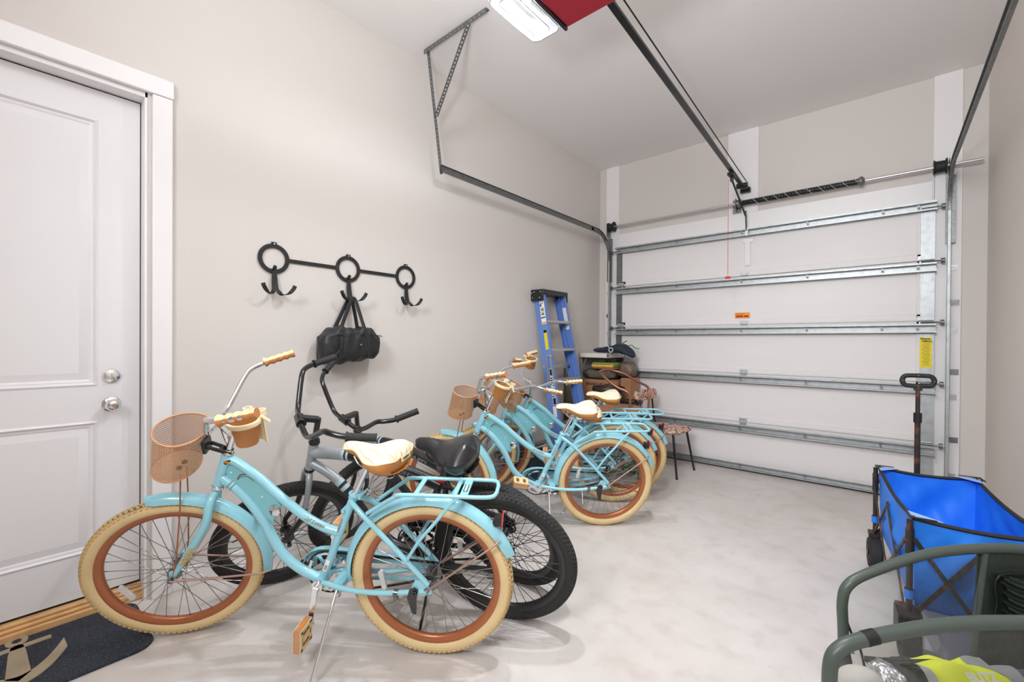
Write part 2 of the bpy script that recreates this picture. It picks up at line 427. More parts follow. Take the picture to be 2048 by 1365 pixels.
# jambs, stop and casing
mb = MB().bx(-.12, -.001, LY1+.004, DY1, 0, DZT).bx(-.12, -.001, DY0, LY0-.004, 0, DZT).bx(-.12, -.001, DY0, DY1, LZ1+.006, DZT)
bevel(mb.build('door_jamb', white_m, d), .002)
mb = MB().bx(-.12, XD-.004, LY1, LY1+.004, .07, LZ1+.004).bx(-.12, XD-.004, LY0-.004, LY0, .07, LZ1+.004).bx(-.12, XD-.004, LY0, LY1, LZ1, LZ1+.006).bx(-.12, XD-.006, LY0, LY1, .068, LZ0)
mb.build('weather_seal', gap_m, d)
mb = MB().bx(0, .022, .477, .557, 0, 2.49).bx(0, .022, -.575, -.495, 0, 2.49).bx(0, .026, -.578, .561, 2.492, 2.578)
bevel(mb.build('door_casing', white_m, d), .004, 3)
mb = MB().bx(-.14, -.034, LY0-.02, .458, 0, .036).bx(-.14, -.046, LY0-.02, .458, .036, .052).bx(-.14, -.060, LY0-.02, .458, .052, .068)
bevel(mb.build('threshold', pvc_m, d), .006, 3)
ky = .342
mb = MB().lathe([(0, .012), (.018, .012), (.03, .008), (.034, 0), (.034, -.002)], (XD+.002, ky, 1.108), (1, 0, 0), 28)
k = mb.build('deadbolt', chrome_m, d); MB().box((XD+.022, ky, 1.108), (.02, .009, .036)).build('thumb_turn', chrome_m, k)
bevel(k.children[0], .003)
mb = MB().lathe([(0, .07), (.014, .07), (.024, .063), (.029, .05), (.024, .037), (.013, .03), (.012, .01), (.03, .006), (.036, 0), (.036, -.002)], (XD+.002, ky, .972), (1, 0, 0), 32)
k = mb.build('door_knob', chrome_m, d); MB().cyl((XD+.07, ky, .972), (XD+.076, ky, .972), .009).build('lock_button', chrome_m, k)

# ------------------------------------------------------------------ garage door (back wall)
gd = struct(bpy.data.objects.new('door_2', None)); C.objects.link(gd)
NS = 5; SH = GZ/NS; yf = YB-.045
JZ = [.012, .492, .984, 1.478, 1.968, 2.452]
for i in range(NS):
    z0, z1 = JZ[i]+.002, JZ[i+1]-.002
    mb = MB().bx(GX0-.03, GX1+.0, yf, yf+.04, z0, z1)
    # raised stiles: back skin has a recessed field
    mb.bx(GX0-.03, GX1, yf-.008, yf, z1-.075, z1).bx(GX0-.03, GX1, yf-.008, yf, z0, z0+.055).bx(GX0-.03, GX0+.09, yf-.008, yf, z0, z1).bx(GX1-.105, GX1, yf-.008, yf, z0, z1)
    p = mb.build('door_panel', gdoor_m, gd); bevel(p, .003)
    if i:  # joint lip
        MB().bx(GX0-.03, GX1, yf-.013, yf-.008, z0, z0+.02).build('joint_lip', gdoor_m, gd)
    # end stiles in grey steel
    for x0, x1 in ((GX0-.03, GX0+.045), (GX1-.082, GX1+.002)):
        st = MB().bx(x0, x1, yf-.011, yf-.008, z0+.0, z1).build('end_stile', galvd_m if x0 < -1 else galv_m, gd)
        mb = MB()
        for q in range(5):
            for xx in (x0+.012, x1-.012): mb.cyl((xx, yf-.0112, z1-.10-q*.018), (xx, yf-.0118, z1-.10-q*.018), .002, seg=8)
        mb.build('punched_holes', ink_m, st)
def strut(z, h=.055, dep=.045):
    mb = MB().bx(GX0-.03, GX1+.01, yf-.012-dep, yf-.009, z-.002, z+.001)
    mb.bx(GX0-.03, GX1+.01, yf-.012-dep, yf-.010-dep, z-.012, z+.0).bx(GX0-.03, GX1+.01, yf-.012, yf-.009, z-.01, z+.012)
    mb.bx(GX0-.03, GX1+.01, yf-.012-dep, yf-.009, z+h-.004, z+h-.001).bx(GX0-.03, GX1+.01, yf-.012-dep, yf-.010-dep, z+h-.004, z+h+.010).bx(GX0-.03, GX1+.01, yf-.0115, yf-.009, z, z+h)
    return mb.build('strut', galv_m, gd)
for z in (2.375, 1.885, 1.395, .905, .41, .03):
    s_ = strut(z, .05 if z > .1 else .04, .05 if z > .1 else .03)
    mb = MB()
    for x in (-2.2, -1.75, -1.1, -.55, -.02, .2): mb.box((x, yf-.064 if z > .1 else yf-.045, z+.028), (.016, .006, .02))
    mb.build('strut_screws', galvd_m, s_)
def hinge(x, z, w=.07):
    mb = MB().bx(x-w/2, x+w/2, yf-.017, yf-.013, z+.005, z+.04).bx(x-w*.4, x+w*.4, yf-.017, yf-.013, z-.035, z-.002)
    mb.tube([(x-w*.42, yf-.019, z+.002), (x+w*.42, yf-.019, z+.002)], .006, 8)
    for q in (-.3, .3): mb.cyl((x+q*w, yf-.0175, z+.025), (x+q*w, yf-.022, z+.025), .005, seg=6).cyl((x+q*w*.7, yf-.0175, z-.02), (x+q*w*.7, yf-.022, z-.02), .005, seg=6)
    return mb.build('hinge', galv_m, gd)
for z in JZ[1:5]:
    hinge(-1.08, z); hinge(GX1-.05, z, .1); hinge(GX0+.03, z, .09)
for z in JZ[1:6]:
    zz_ = z if z < 2.4 else 2.40
    for sx, xx in ((-1, GX0-.02), (1, GX1-.02)):
        MB().cyl((xx-sx*.06, yf-.03, zz_-.012), (xx+sx*.075, yf-.03, zz_-.012), .006, seg=8).cyl((xx+sx*.055, yf-.03, zz_-.012), (xx+sx*.078, yf-.03, zz_-.012), .02, seg=14).build('roller', galvd_m, gd)
# centre bracket for the opener arm
mb = MB().bx(-1.10, -1.00, yf-.016, yf-.008, 2.30, 2.345).bx(-1.078, -1.028, yf-.015, yf-.008, 2.07, 2.31).bx(-1.065, -1.04, yf-.07, yf-.06, 2.36, 2.44)
bevel(mb.build('opener_bracket', white_m, gd), .003)
MB().bx(GX0-.03, GX1, yf-.004, yf+.04, 0, .013).build('bottom_seal', gap_m, gd)
st = MB().bx(-1.165, -1.03, yf-.0095, yf-.0082, 1.545, 1.60).build('warning_sticker', orange_m, gd)
RB = lambda x, z, y=yf-.0098: basis((1, 0, 0), (0, 0, 1), (x, y, z))
text('sticker_text', 'CAUTION', .017, ink_m, st, RB(-1.12, 1.586), sx=1.0)
MB().bx(-1.156, -1.09, yf-.0099, yf-.0096, 1.553, 1.572).bx(-1.082, -1.04, yf-.0099, yf-.0096, 1.553, 1.572).build('sticker_print', redref_m, st)
st = MB().bx(.218, .290, yf-.0125, yf-.0112, 1.10, 1.345).build('instruction_sticker', yellow_m, gd)
text('brand_text', 'Wayne', .020, ink_m, st, RB(.25, 1.333, yf-.0128), bold=.0008, sx=1.05)
text('brand_text', 'Dalton', .020, ink_m, st, RB(.26, 1.314, yf-.0128), bold=.0008, sx=1.05)
mb = MB()
for q in range(17): mb.bx(.226+(.005 if q % 3 else .014), .282-(.003*(q % 4)), yf-.0129, yf-.0126, 1.295-q*.011, 1.2985-q*.011)
mb.build('sticker_print', mat('olive_ink', (150, 134, 30), .6), st)
MB().bx(-2.395, -2.372, yf-.0125, yf-.0085, 1.13, 1.165).build('slide_latch', galvd_m, gd)

# ------------------------------------------------------------------ door tracks
def track(name, label, x, sgn, ybend_end, yend, zc, hang=None):
    t = thing(name, label, 'track', (x, yf-.03, 0))
    def chan(P):
        mb = MB(); Pv = catmull([Vector(p) for p in P], 1) if False else [Vector(p) for p in P]
        T, _ = frames(Pv); prof = [(-.0, .026), (.012, .026), (.014, .02), (.014, -.02), (.012, -.026), (0, -.026)]
        rings = []
        for p, tt in zip(Pv, T):
            sx_ = Vector((sgn, 0, 0)); nn = tt.cross(sx_).normalized()
            rings.append([p+sx_*(a*1.4)+nn*bq for a, bq in prof]+[p+sx_*(a*1.4-.003)+nn*bq*.86 for a, bq in prof[::-1]])
        m = len(rings[0]); vs = [v for r_ in rings for v in r_]; fs = []
        for i in range(len(rings)-1):
            for k_ in range(m): fs.append([i*m+k_, (i+1)*m+k_, (i+1)*m+(k_+1) % m, i*m+(k_+1) % m])
        mb.add(vs, fs); return mb
    R = .32; zb = zc-R
    vert = [(0, 0, .02), (0, 0, 1.0), (0, 0, zb-.12)]
    arc = [(0, -R+R*math.cos(a), zb+R*math.sin(a)) for a in [PI/2*i/12 for i in range(13)]]
    chan(vert+[(0, 0, zb)]).build('vertical_track', galv_m, t)
    chan([(0, 0, zb-.1)]+arc+[(0, -R-.1, zc+.0)]).build('curved_track', galvd_m, t)
    yl = yend-(yf-.03)
    chan([(0, -R-.05, zc), (0, (yl-R)/2, zc), (0, yl, zc)]).build('horizontal_track', galvd_m, t)
    mb = MB().bx(-.01 if sgn > 0 else -.045, .045 if sgn > 0 else .01, .0, .028, zb-.25, zb+.28)
    mb.add([(0, .0, zb+.10), (0, .0, zb+.26), (0, -.14, zb+.23), (0, -.10, zb+.14)], [[0, 1, 2, 3]])
    mb.build('flag_bracket', galvd_m, t)
    for i, z in enumerate((.24, .53, .87, 1.07, 1.40, 1.62, 1.90)):
        w = .055 if i % 2 else .045
        mb = MB().bx(sgn*.016, sgn*(.020+w), .049, .053, z-.022, z+.022).bx(sgn*.016, sgn*.02, .0, .053, z-.022, z+.022).cyl((sgn*.046, .050, z), (sgn*.046, .042, z), .010, seg=6).bx(sgn*.03, sgn*.064, .046, .050, z-.004, z+.004)
        mb.build('track_bracket', galvd_m if i % 2 else galv_m, t)
    return t
tl = track('garage_door_track', 'galvanised roller track along the left wall, hung from perforated angle bars', -2.565, -1, 0, 2.17, 2.605)
tr = track('garage_door_track', 'galvanised roller track on the right side, curving above the wagon handle', .37, 1, 0, -.6, 2.66)
# perforated angle hanger at the near end of the left track
hg = thing('track_hanger', 'grey perforated angle iron bracket hanging from the ceiling beside the left wall', 'bracket', (-2.6, 2.2, 0))
def angle_bar(a, b_, w=.032, t=.003, up=(0, 1, 0), holes=22, name='angle_bar'):
    a = Vector(a); b_ = Vector(b_); dd = (b_-a).normalized(); up = Vector(up); s_ = dd.cross(up).normalized(); u = s_.cross(dd)
    mb = MB().bar(a+s_*w/2, b_+s_*w/2, w, t, up).bar(a+u*w/2, b_+u*w/2, t, w, up)
    o = mb.build(name, galvd_m, hg); hb = MB(); L_ = (b_-a).length
    for i in range(holes):
        c = a+dd*(L_*(i+.5)/holes)
        hb.cyl(c+s_*w*.55-u*t*.8, c+s_*w*.55+u*t*.8, .0052, seg=8); hb.cyl(c+u*w*.55-s_*t*.8, c+u*w*.55+s_*t*.8, .0052, seg=8)
    hb.build('bolt_holes', paper_m if name == 'diagonal_brace' else galv_m, o); return o
angle_bar((0, -.13, ZC-.005), (.01, -.005, 2.575), .026, holes=30, name='vertical_bar', up=(0, -1, 0))
angle_bar((-.02, -.165, ZC-.004), (.62, -.165, ZC-.004), .032, holes=16, name='ceiling_bar', up=(0, 0, -1))
angle_bar((.46, -.15, ZC-.03), (.03, -.07, 2.98), .034, holes=24, name='diagonal_brace', up=(.4, -.8, .3))

# ------------------------------------------------------------------ torsion spring shaft
ts = thing('torsion_spring_shaft', 'steel shaft with black spring and two cable drums above the garage door', 'torsion spring', (0, YB-.085, 2.70))
MB().cyl((-2.60, 0, 0), (.56, 0, 0), .0125, seg=12).build('shaft', steel_m, ts)
mb = MB(); P = [(-1.10+(.93)*i/760., .024*math.cos(i*PI/5), .024*math.sin(i*PI/5)) for i in range(761)]
mb.tube(P, .0045, 5); mb.cyl((-1.10, 0, 0), (-.17, 0, 0), .0225, seg=16)
sp = mb.build('torsion_spring', satin_m, ts)
mb = MB()
for i in range(10):
    x = -1.0+i*.088; P = [(x+.012*k, .0295*math.cos(2.6+k*.5), .0295*math.sin(2.6+k*.5)) for k in range(5)]
    mb.tube(P, .0012, 4)
mb.build('paint_stripe', paper_m, sp)
mb = MB()
for x in (-1.13, -.16): mb.lathe([(.013, -.03), (.03, -.03), (.032, -.02), (.04, -.012), (.04, .0), (.03, .012), (.013, .02)], (x, 0, 0), (1, 0, 0), 16)
mb.build('winding_cone', galvd_m, ts)
for x in (-2.545, .325):
    MB().lathe([(.013, -.04), (.055, -.04), (.056, -.034), (.045, -.028), (.043, .026), (.058, .03), (.06, .038), (.013, .038)], (x, 0, 0), (1, 0, 0), 28).build('cable_drum', iron_m, ts)
    s_ = -1 if x < -1 else 1
    bevel(MB().bx(x+s_*.05, x+s_*.054, -.03, .065, -.12, .05).build('bearing_plate', galvd_m, ts), .001)
    MB().tube([(x-.03, .045, 0), (x-.03, .045, -2.62)], .0012, 5).build('lift_cable', galvd_m, ts)
MB().bx(-1.16, -1.155, -.03, .065, -.07, .05).bx(-1.2, -1.12, .060, .064, -.08, .06).build('centre_bracket', galvd_m, ts)

# ------------------------------------------------------------------ garage door opener
op = thing('garage_door_opener', 'red and black ceiling garage door opener with clear light cover', 'garage door opener', (-1.045, 1.66, 2.88))
red_m = mat('red_opener_shell', (150, 30, 44), .4)
lens_m = mat('ribbed_lens', (245, 246, 250), .12, coat=.4, alpha=.42)
mb = MB().bx(-.19, .19, -.21, .20, .0, .15); bevel(mb.build('motor_housing', red_m, op), .008)
bevel(MB().bx(-.205, -.19, -.215, .205, -.01, .15).bx(.19, .205, -.215, .205, -.01, .15).build('end_plate', black_m, op), .003)
for s_ in (-1, 1):
    def lens(u, v, s_=s_):
        pass
    mb = MB()
    def rr(inset, z, x0=.205, x1=.40):
        o = []; cx = (x0+x1)/2; hx = (x1-x0)/2-inset; hy = .20-inset; rad = max(.05-inset*.5, .01)
        for k_ in range(24):
            a = 2*PI*k_/24; ca, sa = math.cos(a), math.sin(a); o.append((s_*(cx+(hx-rad)*(1 if ca > 0 else -1)+rad*ca), (hy-rad)*(1 if sa > 0 else -1)+rad*sa, z))
        return o
    rings = [rr(0, .13), rr(0, .03), rr(.012, .0), rr(.03, -.006), rr(.034, .004), rr(.046, .004), rr(.05, -.004), rr(.062, -.004), rr(.066, .006), rr(.085, .006)]
    vs = [p for r_ in rings for p in r_]; fs = []
    for i in range(len(rings)-1):
        for k_ in range(24): fs.append([i*24+k_, i*24+(k_+1) % 24, (i+1)*24+(k_+1) % 24, (i+1)*24+k_])
    fs.append([(len(rings)-1)*24+k_ for k_ in range(24)])
    mb.add(vs, fs); ln = mb.build('light_cover', lens_m, op)
    rb = MB()
    for i in (2, 4, 6, 8): rb.tube(rings[i], .0022, 5, closed=True)
    rb.build('lens_ribs', mat('lens_rib_grey', (120, 124, 134), .4) if s_ < 0 else MATS['lens_rib_grey'], ln)
    MB().lathe([(0, .03), (.02, .028), (.028, .0), (.02, -.02), (.012, -.03)], (s_*.30, 0, .09), (0, 0, -1), 16).build('light_bulb', mat('bulb_glow', (255, 250, 240), .4, emit=3), ln)
    MB().tube([(s_*.22, .02, .1), (s_*.232, .05, .06), (s_*.225, .09, .03), (s_*.24, .12, .08)], .002, 6, sub=5).build('antenna_wire', mat('yellow_wire', (224, 180, 60), .5), ln)
mb = MB(); a = Vector((.0, .16, .095)); e = Vector((-.035, YB-1.66-.12, -.045))
mb.bar(a, e, .036, .008).bar(a+Vector((0, 0, .02)), e+Vector((0, 0, .02)), .008, .034); rl = mb.build('rail', satin_m, op)
MB().tube([a+Vector((.045, .0, .03)), e+Vector((.045, -.1, .03))], .0045, 6).build('drive_chain', chain_m, op)
MB().tube([a+Vector((-.03, .0, .03)), e+Vector((-.02, -.1, .03))], .003, 6).build('drive_cable', black_m, op)
mb = MB().box(e+Vector((0, .03, .01)), (.06, .16, .03)).box(e+Vector((0, .08, .0)), (.09, .05, .05)).cyl(e+Vector((-.05, -.06, .01)), e+Vector((.05, -.06, .01)), .026)
bevel(mb.build('header_bracket', black_m, op), .004)
tz = e+Vector((-.005, -.42, .0))
mb = MB().box(tz+Vector((0, 0, .005)), (.05, .13, .03)).box(tz+Vector((0, 0, -.03)), (.02, .06, .05)); bevel(mb.build('trolley', black_m, op), .004)
y2 = yf-.06-1.66
mb = MB().bar(tz+Vector((0, .02, -.04)), (-.01, y2-.03, -.33), .016, .012, (1, 0, 0)).bar((-.01, y2-.04, -.28), (-.01, y2+.0, -.47), .020, .010, (1, 0, 0))
mb.build('door_arm', black_m, op)
cord = MB().tube([tz+Vector((-.02, -.03, -.03)), tz+Vector((-.022, -.03, -.3)), tz+Vector((-.02, -.03, -.92))], .0022, 6).build('release_cord', mat('red_cord', (214, 60, 60), .7), op)
MB().box(tz+Vector((-.02, -.03, -.94)), (.045, .02, .022)).build('pull_handle', mat('red_plastic', (214, 34, 34), .4), cord); bevel(cord.children[0], .006)
for x in (-.12, .12):
    MB().bar((x, -.1, .14), (x, -.1, ZC-2.88), .03, .003, (0, 1, 0)).build('hanger_strap', galvd_m, op)
# made-up flush ceiling lights, added out of view to brighten the room
for x, y in ((-.75, -.10), (-1.0, -1.9)):
    cl = thing('added_ceiling_fill', 'added round white ceiling fill light '+('above the camera' if y > -1 else 'at the back, behind the camera'), 'added fill light', (x, y, ZC))
    MB().lathe([(0, -.03), (.2, -.03), (.22, -.02), (.22, 0)], (0, 0, 0), (0, 0, 1), 40).build('base', white_m, cl)
    MB().lathe([(0, -.09), (.1, -.085), (.17, -.06), (.2, -.031)], (0, 0, 0), (0, 0, 1), 40).build('diffuser', mat('added_fill_diffuser', (255, 250, 244), .5, emit=3), cl)

# ------------------------------------------------------------------ wall hook rack and bag
hk = thing('wall_hook_rack', 'black iron rack of three rings with double hooks on the left wall', 'coat rack', (XL, 1.508, 1.768))
HY = (-.468, 0, .462)
for y in HY:
    mb = MB().lathe([(.064, .006), (.088, .006), (.088, .013), (.064, .013)], (0, y, 0), (1, 0, 0), 40, True)
    mb.box((.0095, y, .089), (.008, .03, .018)); o = mb.build('ring', iron_m, hk, 30); bevel(o, .002)
    MB().cyl((.013, y, .087), (.018, y, .087), .005, seg=10).build('screw', steel_m, o)
    mb = MB()
    for s_ in (-1, 1):
        P = [(.018, y, -.068), (.020, y+s_*.006, -.11), (.024, y+s_*.008, -.15), (.036, y+s_*.012, -.19), (.058, y+s_*.03, -.212), (.078, y+s_*.058, -.205), (.088, y+s_*.080, -.178), (.09, y+s_*.088, -.158)]
        Pc = catmull(P, 5); nP = len(Pc); T, _ = frames(Pc); vs = []; fs = []
        for i, p in enumerate(Pc):
            t = i/(nP-1); wd_ = (Vector((0, 1, 0)).lerp(Vector((1, .3, 0)), min(1, max(0, (t-.38)*5))) if t < .66 else Vector((1, .3, 0)).lerp(Vector((.15, 1, 0)), min(1, (t-.66)*4))).normalized(); tt = T[i]
            wd_ = (wd_-tt*wd_.dot(tt)).normalized(); nn = tt.cross(wd_); hw = .011 if t > .4 else .009; th = .0018
            for q, z_ in ((-1, -1), (1, -1), (1, 1), (-1, 1)): vs.append(p+wd_*hw*q+nn*th*z_)
        for i in range(nP-1):
            for q in range(4): fs.append([i*4+q, i*4+(q+1) % 4, (i+1)*4+(q+1) % 4, (i+1)*4+q])
        fs += [[3, 2, 1, 0], [(nP-1)*4+q for q in range(4)]]
        mb.add(vs, fs)
    mb.cyl((.0, y, -.06), (.028, y, -.06), .008, seg=12); mb.lathe([(0, .012), (.008, .009), (.011, 0), (.008, -.009), (0, -.012)], (.026, y, -.05), (1, 0, 0), 12)
    mb.build('double_hook', iron_m, hk, 30)
for a, b_ in ((HY[0]+.08, HY[1]-.08), (HY[1]+.08, HY[2]-.08)):
    bevel(MB().bx(.006, .012, a, b_, -.011, .011).build('bar', iron_m, hk), .002)

bagm = mat('black_nylon', (33, 33, 35), .48, bump=.5, bscale=9)
bg = thing('duffel_bag', 'black nylon duffel bag hanging by its straps from the middle wall hook', 'bag', (XL+.10, 1.47, 1.262))
def bagf(u, v):
    a = 2*PI*u; t = v*2-1
    # along y (length), section in x,z
    hl = .205; n_ = 3.2
    e_ = (1-abs(t)**6)**.5 if abs(t) < 1 else 0
    rx = .078*(.25+.75*e_) if abs(t) < .995 else .0; rz = .112*(.55+.45*e_) if abs(t) < .995 else 0
    ca, sa = math.cos(a), math.sin(a); p = 2/n_
    x = rx*math.copysign(abs(ca)**p, ca); z = rz*math.copysign(abs(sa)**p, sa)
    w = .012*math.sin(9*t+2*sa)*math.sin(5*a+1.5*t)+.007*math.sin(17*t-3*a)
    y = hl*t
    if z > 0: z -= .02*t*t+.012*math.cos(7*t)
    if z < 0 and t < 0: z -= .018*(-t)
    if z < 0 and t > 0: z += .022*t
    return Vector((x*(1+w*4), y+z*.04, z+w*.6))
bag = MB().grid(bagf, 56, 40, cu=True).build('bag_body', bagm, bg, 60)
mb = MB()
for x_, s_ in ((.074, 1), (-.05, -1)):
    P = [(x_, -.10, -.09), (x_+.006*s_, -.095, .03), (x_*.7, -.085, .10), (-.04+.022*s_, .018, .285), (-.04+.02*s_, .036, .30), (-.04+.022*s_, .054, .285), (x_*.7, .075, .11), (x_+.006*s_, .095, .03), (x_, .10, -.09)]
    mb.tube(P, .013, 8, sub=6, flat=.14, updir=(1, 0, 0))
mb.build('strap', mat('black_webbing', (30, 30, 32), .7), bg)
MB().tube([(.082, -.19, .06), (.088, -.1, .066), (.09, .0, .072), (.088, .1, .066), (.08, .19, .056)], .003, 6, sub=4).build('zip', black_m, bg)
MB().cyl((.083, .03, -.0), (.092, .03, -.0), .005, seg=12).build('snap', steel_m, bg)
MB().tube([(.078, -.15, .05), (.096, -.17, -.0), (.10, -.12, -.03), (.095, -.17, -.09)], .004, 6, sub=5).build('loose_cord', black_m, bg)

# ------------------------------------------------------------------ door mat
mtm = mat('navy_mat_pile', (46, 51, 60), .95, bump=.8, bscale=160, dirt=(78, 84, 94), vscale=150, detail=2)
dm = thing('doormat', 'dark navy doormat with a cream anchor in front of the white door', 'doormat', (-2.57, -.08, 0), 0)
def rrect(x0, x1, y0, y1, r, n_=8):
    o = []
    for cx, cy, a0 in ((x1-r, y1-r, 0), (x0+r, y1-r, 90), (x0+r, y0+r, 180), (x1-r, y0+r, 270)):
        for k_ in range(n_+1):
            a = math.radians(a0+90*k_/n_); o.append((cx+r*math.cos(a), cy+r*math.sin(a)))
    return o
bevel(MB().prism(rrect(-.208, .26, -.42, .50, .07), Matrix.Translation((0, 0, .006)), .012).build('mat', mtm, dm), .003)
anch_m = mat('cream_mat_pile', (222, 202, 170), .95, bump=1., bscale=500)
# anchor: shank runs away from the door (x+)
mb = MB(); Z_ = .0135
mb.prism([(-.05, -.022), (-.05, .022), (.0, .034), (.14, .046), (.17, .0), (.14, -.046), (.0, -.034)], Matrix.Translation((0, -.01, Z_)), .003)
mb.lathe([(.020, -.0015), (.046, -.0015), (.046, .0015), (.020, .0015)], (-.080, -.01, Z_), (0, 0, 1), 28, True, sx=.75)
mb.box((-.035, -.01, Z_), (.022, .27, .003))
P = [(.155+.0*1, 0)]
arc = []
for k_ in range(-12, 13):
    t = k_/12; arc.append((.165-.13*t*t, -.01+t*.19))
L_ = []; R_ = []
for i, (x, y) in enumerate(arc):
    w_ = .026+.010*abs(i-12)/12; L_.append((x-w_*.8, y*.96)); R_.append((x+w_, y))
mb.prism(L_+R_[::-1], Matrix.Translation((0, 0, Z_)), .003)
mb.xf(Matrix(((1.32, 0, 0, -.082), (0, .72, 0, .125), (0, 0, 1, 0), (0, 0, 0, 1))))
mb.build('anchor_motif', anch_m, dm)

# ================================================================== BICYCLES
# bicycle space: x forward, y left, z up, origin where the rear tyre touches the floor
RW, TR, HA, RK = .332, .028, math.radians(68), .055
CACHE = {}
def cached(key, fn):
    if key not in CACHE: CACHE[key] = fn()
    return CACHE[key]

def tyre_mesh(black):
    mb = MB(); R = RW-TR-.003; r = TR
    prof = [(R+r*math.cos(a)*1.0, r*math.sin(a)*.92) for a in [math.radians(q) for q in range(-155, 156, 22)]]
    mb.lathe(prof, (0, 0, 0), (0, 1, 0), 72, False)
    if not black:
        for fi, f in enumerate(mb.f):
            c = sum((Vector(mb.v[i]) for i in f), Vector())/len(f); rr_ = math.hypot(c.x, c.z)-R
            if abs(math.degrees(math.atan2(c.y, rr_))) < 52: mb.m[fi] = 2
    mb.mi(1); n_ = 96
    rows = [(0, .0, .009, .013), (24, .5, .0095, .013), (-24, .5, .0095, .013), (48, 0, .0095, .0135), (-48, 0, .0095, .0135)]
    for (deg, ph, lw, ll) in rows:
        a = math.radians(deg)
        for i in range(n_):
            t = 2*PI*(i+ph)/n_; rad = Vector((math.cos(t), 0, math.sin(t))); tan = Vector((-math.sin(t), 0, math.cos(t))); y = Vector((0, 1, 0))
            nrm = rad*math.cos(a)+y*math.sin(a); lat = y*math.cos(a)-rad*math.sin(a); c = rad*R+nrm*(r*.97)
            M = Matrix((tan, lat, nrm)).transposed(); mb.box(c, (ll, lw*1.35, .0055), M, .8)
    return mb.mesh('tyre_mesh', [tyreb_m, knobb_m] if black else [tyre_m, knobc_m, tread_m], 35)
def rim_mesh(m):
    prof = [(.276, -.017), (.282, -.017), (.284, -.014), (.278, -.012), (.268, 0), (.278, .012), (.284, .014), (.282, .017), (.276, .017), (.262, .014), (.254, .007), (.252, 0), (.254, -.007), (.262, -.014)]
    return MB().lathe(prof, (0, 0, 0), (0, 1, 0), 72, True).mesh('rim_mesh', m, 50)
def spoke_mesh(m, kind):
    lat = .032 if kind & 1 else -.032; sw = 1 if kind & 2 else -1
    a = math.radians(78)*sw; h = Vector((.024*math.cos(a), lat, .024*math.sin(a))); e = Vector((.256, 0, 0)); 
    return MB().tube([h, e-(e-h).normalized()*.014], .0014, 5).tube([e-(e-h).normalized()*.014, e], .0019, 5).mesh('spoke_mesh', m, 60)
def hub_mesh(m, big):
    mb = MB(); pr = [(0, -.045), (.008, -.045), (.012, -.036), (.027, -.035), (.027, -.031), (.014, -.026), (.014, .026), (.027, .031), (.027, .035), (.012, .036), (.008, .045), (0, .045)]
    if big: pr = [(r_*1.25 if r_ > .01 else r_, y) for r_, y in pr]
    mb.lathe(pr, (0, 0, 0), (0, -1, 0), 24); mb.cyl((0, -.078, 0), (0, .078, 0), .0055, seg=10)
    for y in (-.074, .074): mb.cyl((0, y-.005, 0), (0, y+.005, 0), .011, seg=6)
    return mb.mesh('hub_mesh', m, 40)
def wheel(parent, name, M, black, rear, rot=0.):
    k = 'b' if black else 't'
    t = link(name, cached('tyre'+k, lambda: tyre_mesh(black)), parent, M=M @ Matrix.Rotation(-rot, 4, 'Y'))
    link('rim', cached('rim'+k, lambda: rim_mesh(satin_m if black else rim_m)), t)
    link('hub', cached('hub%s%d' % (k, rear), lambda: hub_mesh(satin_m if black else hub_m, rear)), t)
    for i in range(36):
        kind = (i & 1) | ((i & 2))
        me = cached('spoke%s%d' % (k, kind), lambda: spoke_mesh(spokeb_m if black else spoke_m, kind))
        link('spoke', me, t, M=Matrix.Rotation(2*PI*i/36, 4, 'Y'))
    def refl():
        mb = MB(); mb.prism([(-.036, -.010), (.036, -.010), (.042, 0), (.036, .010), (-.036, .010), (-.042, 0)], basis((0, 0, 1), (1, 0, 0), (0, 0, 0)), .012); return mb.mesh('reflector_mesh', clearref_m)
    o = link('spoke_reflector', cached('refl', refl), t, M=Matrix.Rotation(math.radians(20), 4, 'Y') @ Matrix.Translation((.20, .012, 0)) @ Matrix.Rotation(math.radians(8), 4, 'Y'))
    if not black:
        def valve(): return MB().cyl((.253, 0, 0), (.225, 0, 0), .003, .002, 8).mesh('valve_mesh', black_m)
        link('valve', cached('valve', valve), t, M=Matrix.Rotation(math.radians(200), 4, 'Y'))
    return t

def fender_mesh(a0, a1, ang0=1., ang1=1., m=None, w=.034):
    mb = MB(); n_ = 40; sec = 10; vs = []; fs = []
    for i in range(n_+1):
        t = i/n_; a = math.radians(a0+(a1-a0)*t); wv = w*min(1, .55+8*min(t, 1-t))
        ring = []
        for side in (0, 1):
            for k_ in range(sec+1):
                q = math.radians(-78+156*k_/sec) if side == 0 else math.radians(78-156*k_/sec); rr_ = 1.0 if side == 0 else .94
                rad = .318+.040*math.cos(q)*rr_; ring.append((math.cos(a)*rad, wv*math.sin(q)*rr_, math.sin(a)*rad))
        vs += ring
    m_ = 2*(sec+1)
    for i in range(n_):
        for k_ in range(m_): fs.append([i*m_+k_, i*m_+(k_+1) % m_, (i+1)*m_+(k_+1) % m_, (i+1)*m_+k_])
    fs.append(list(range(m_))[::-1]); fs.append([n_*m_+k_ for k_ in range(m_)])
    mb.add(vs, fs); return mb

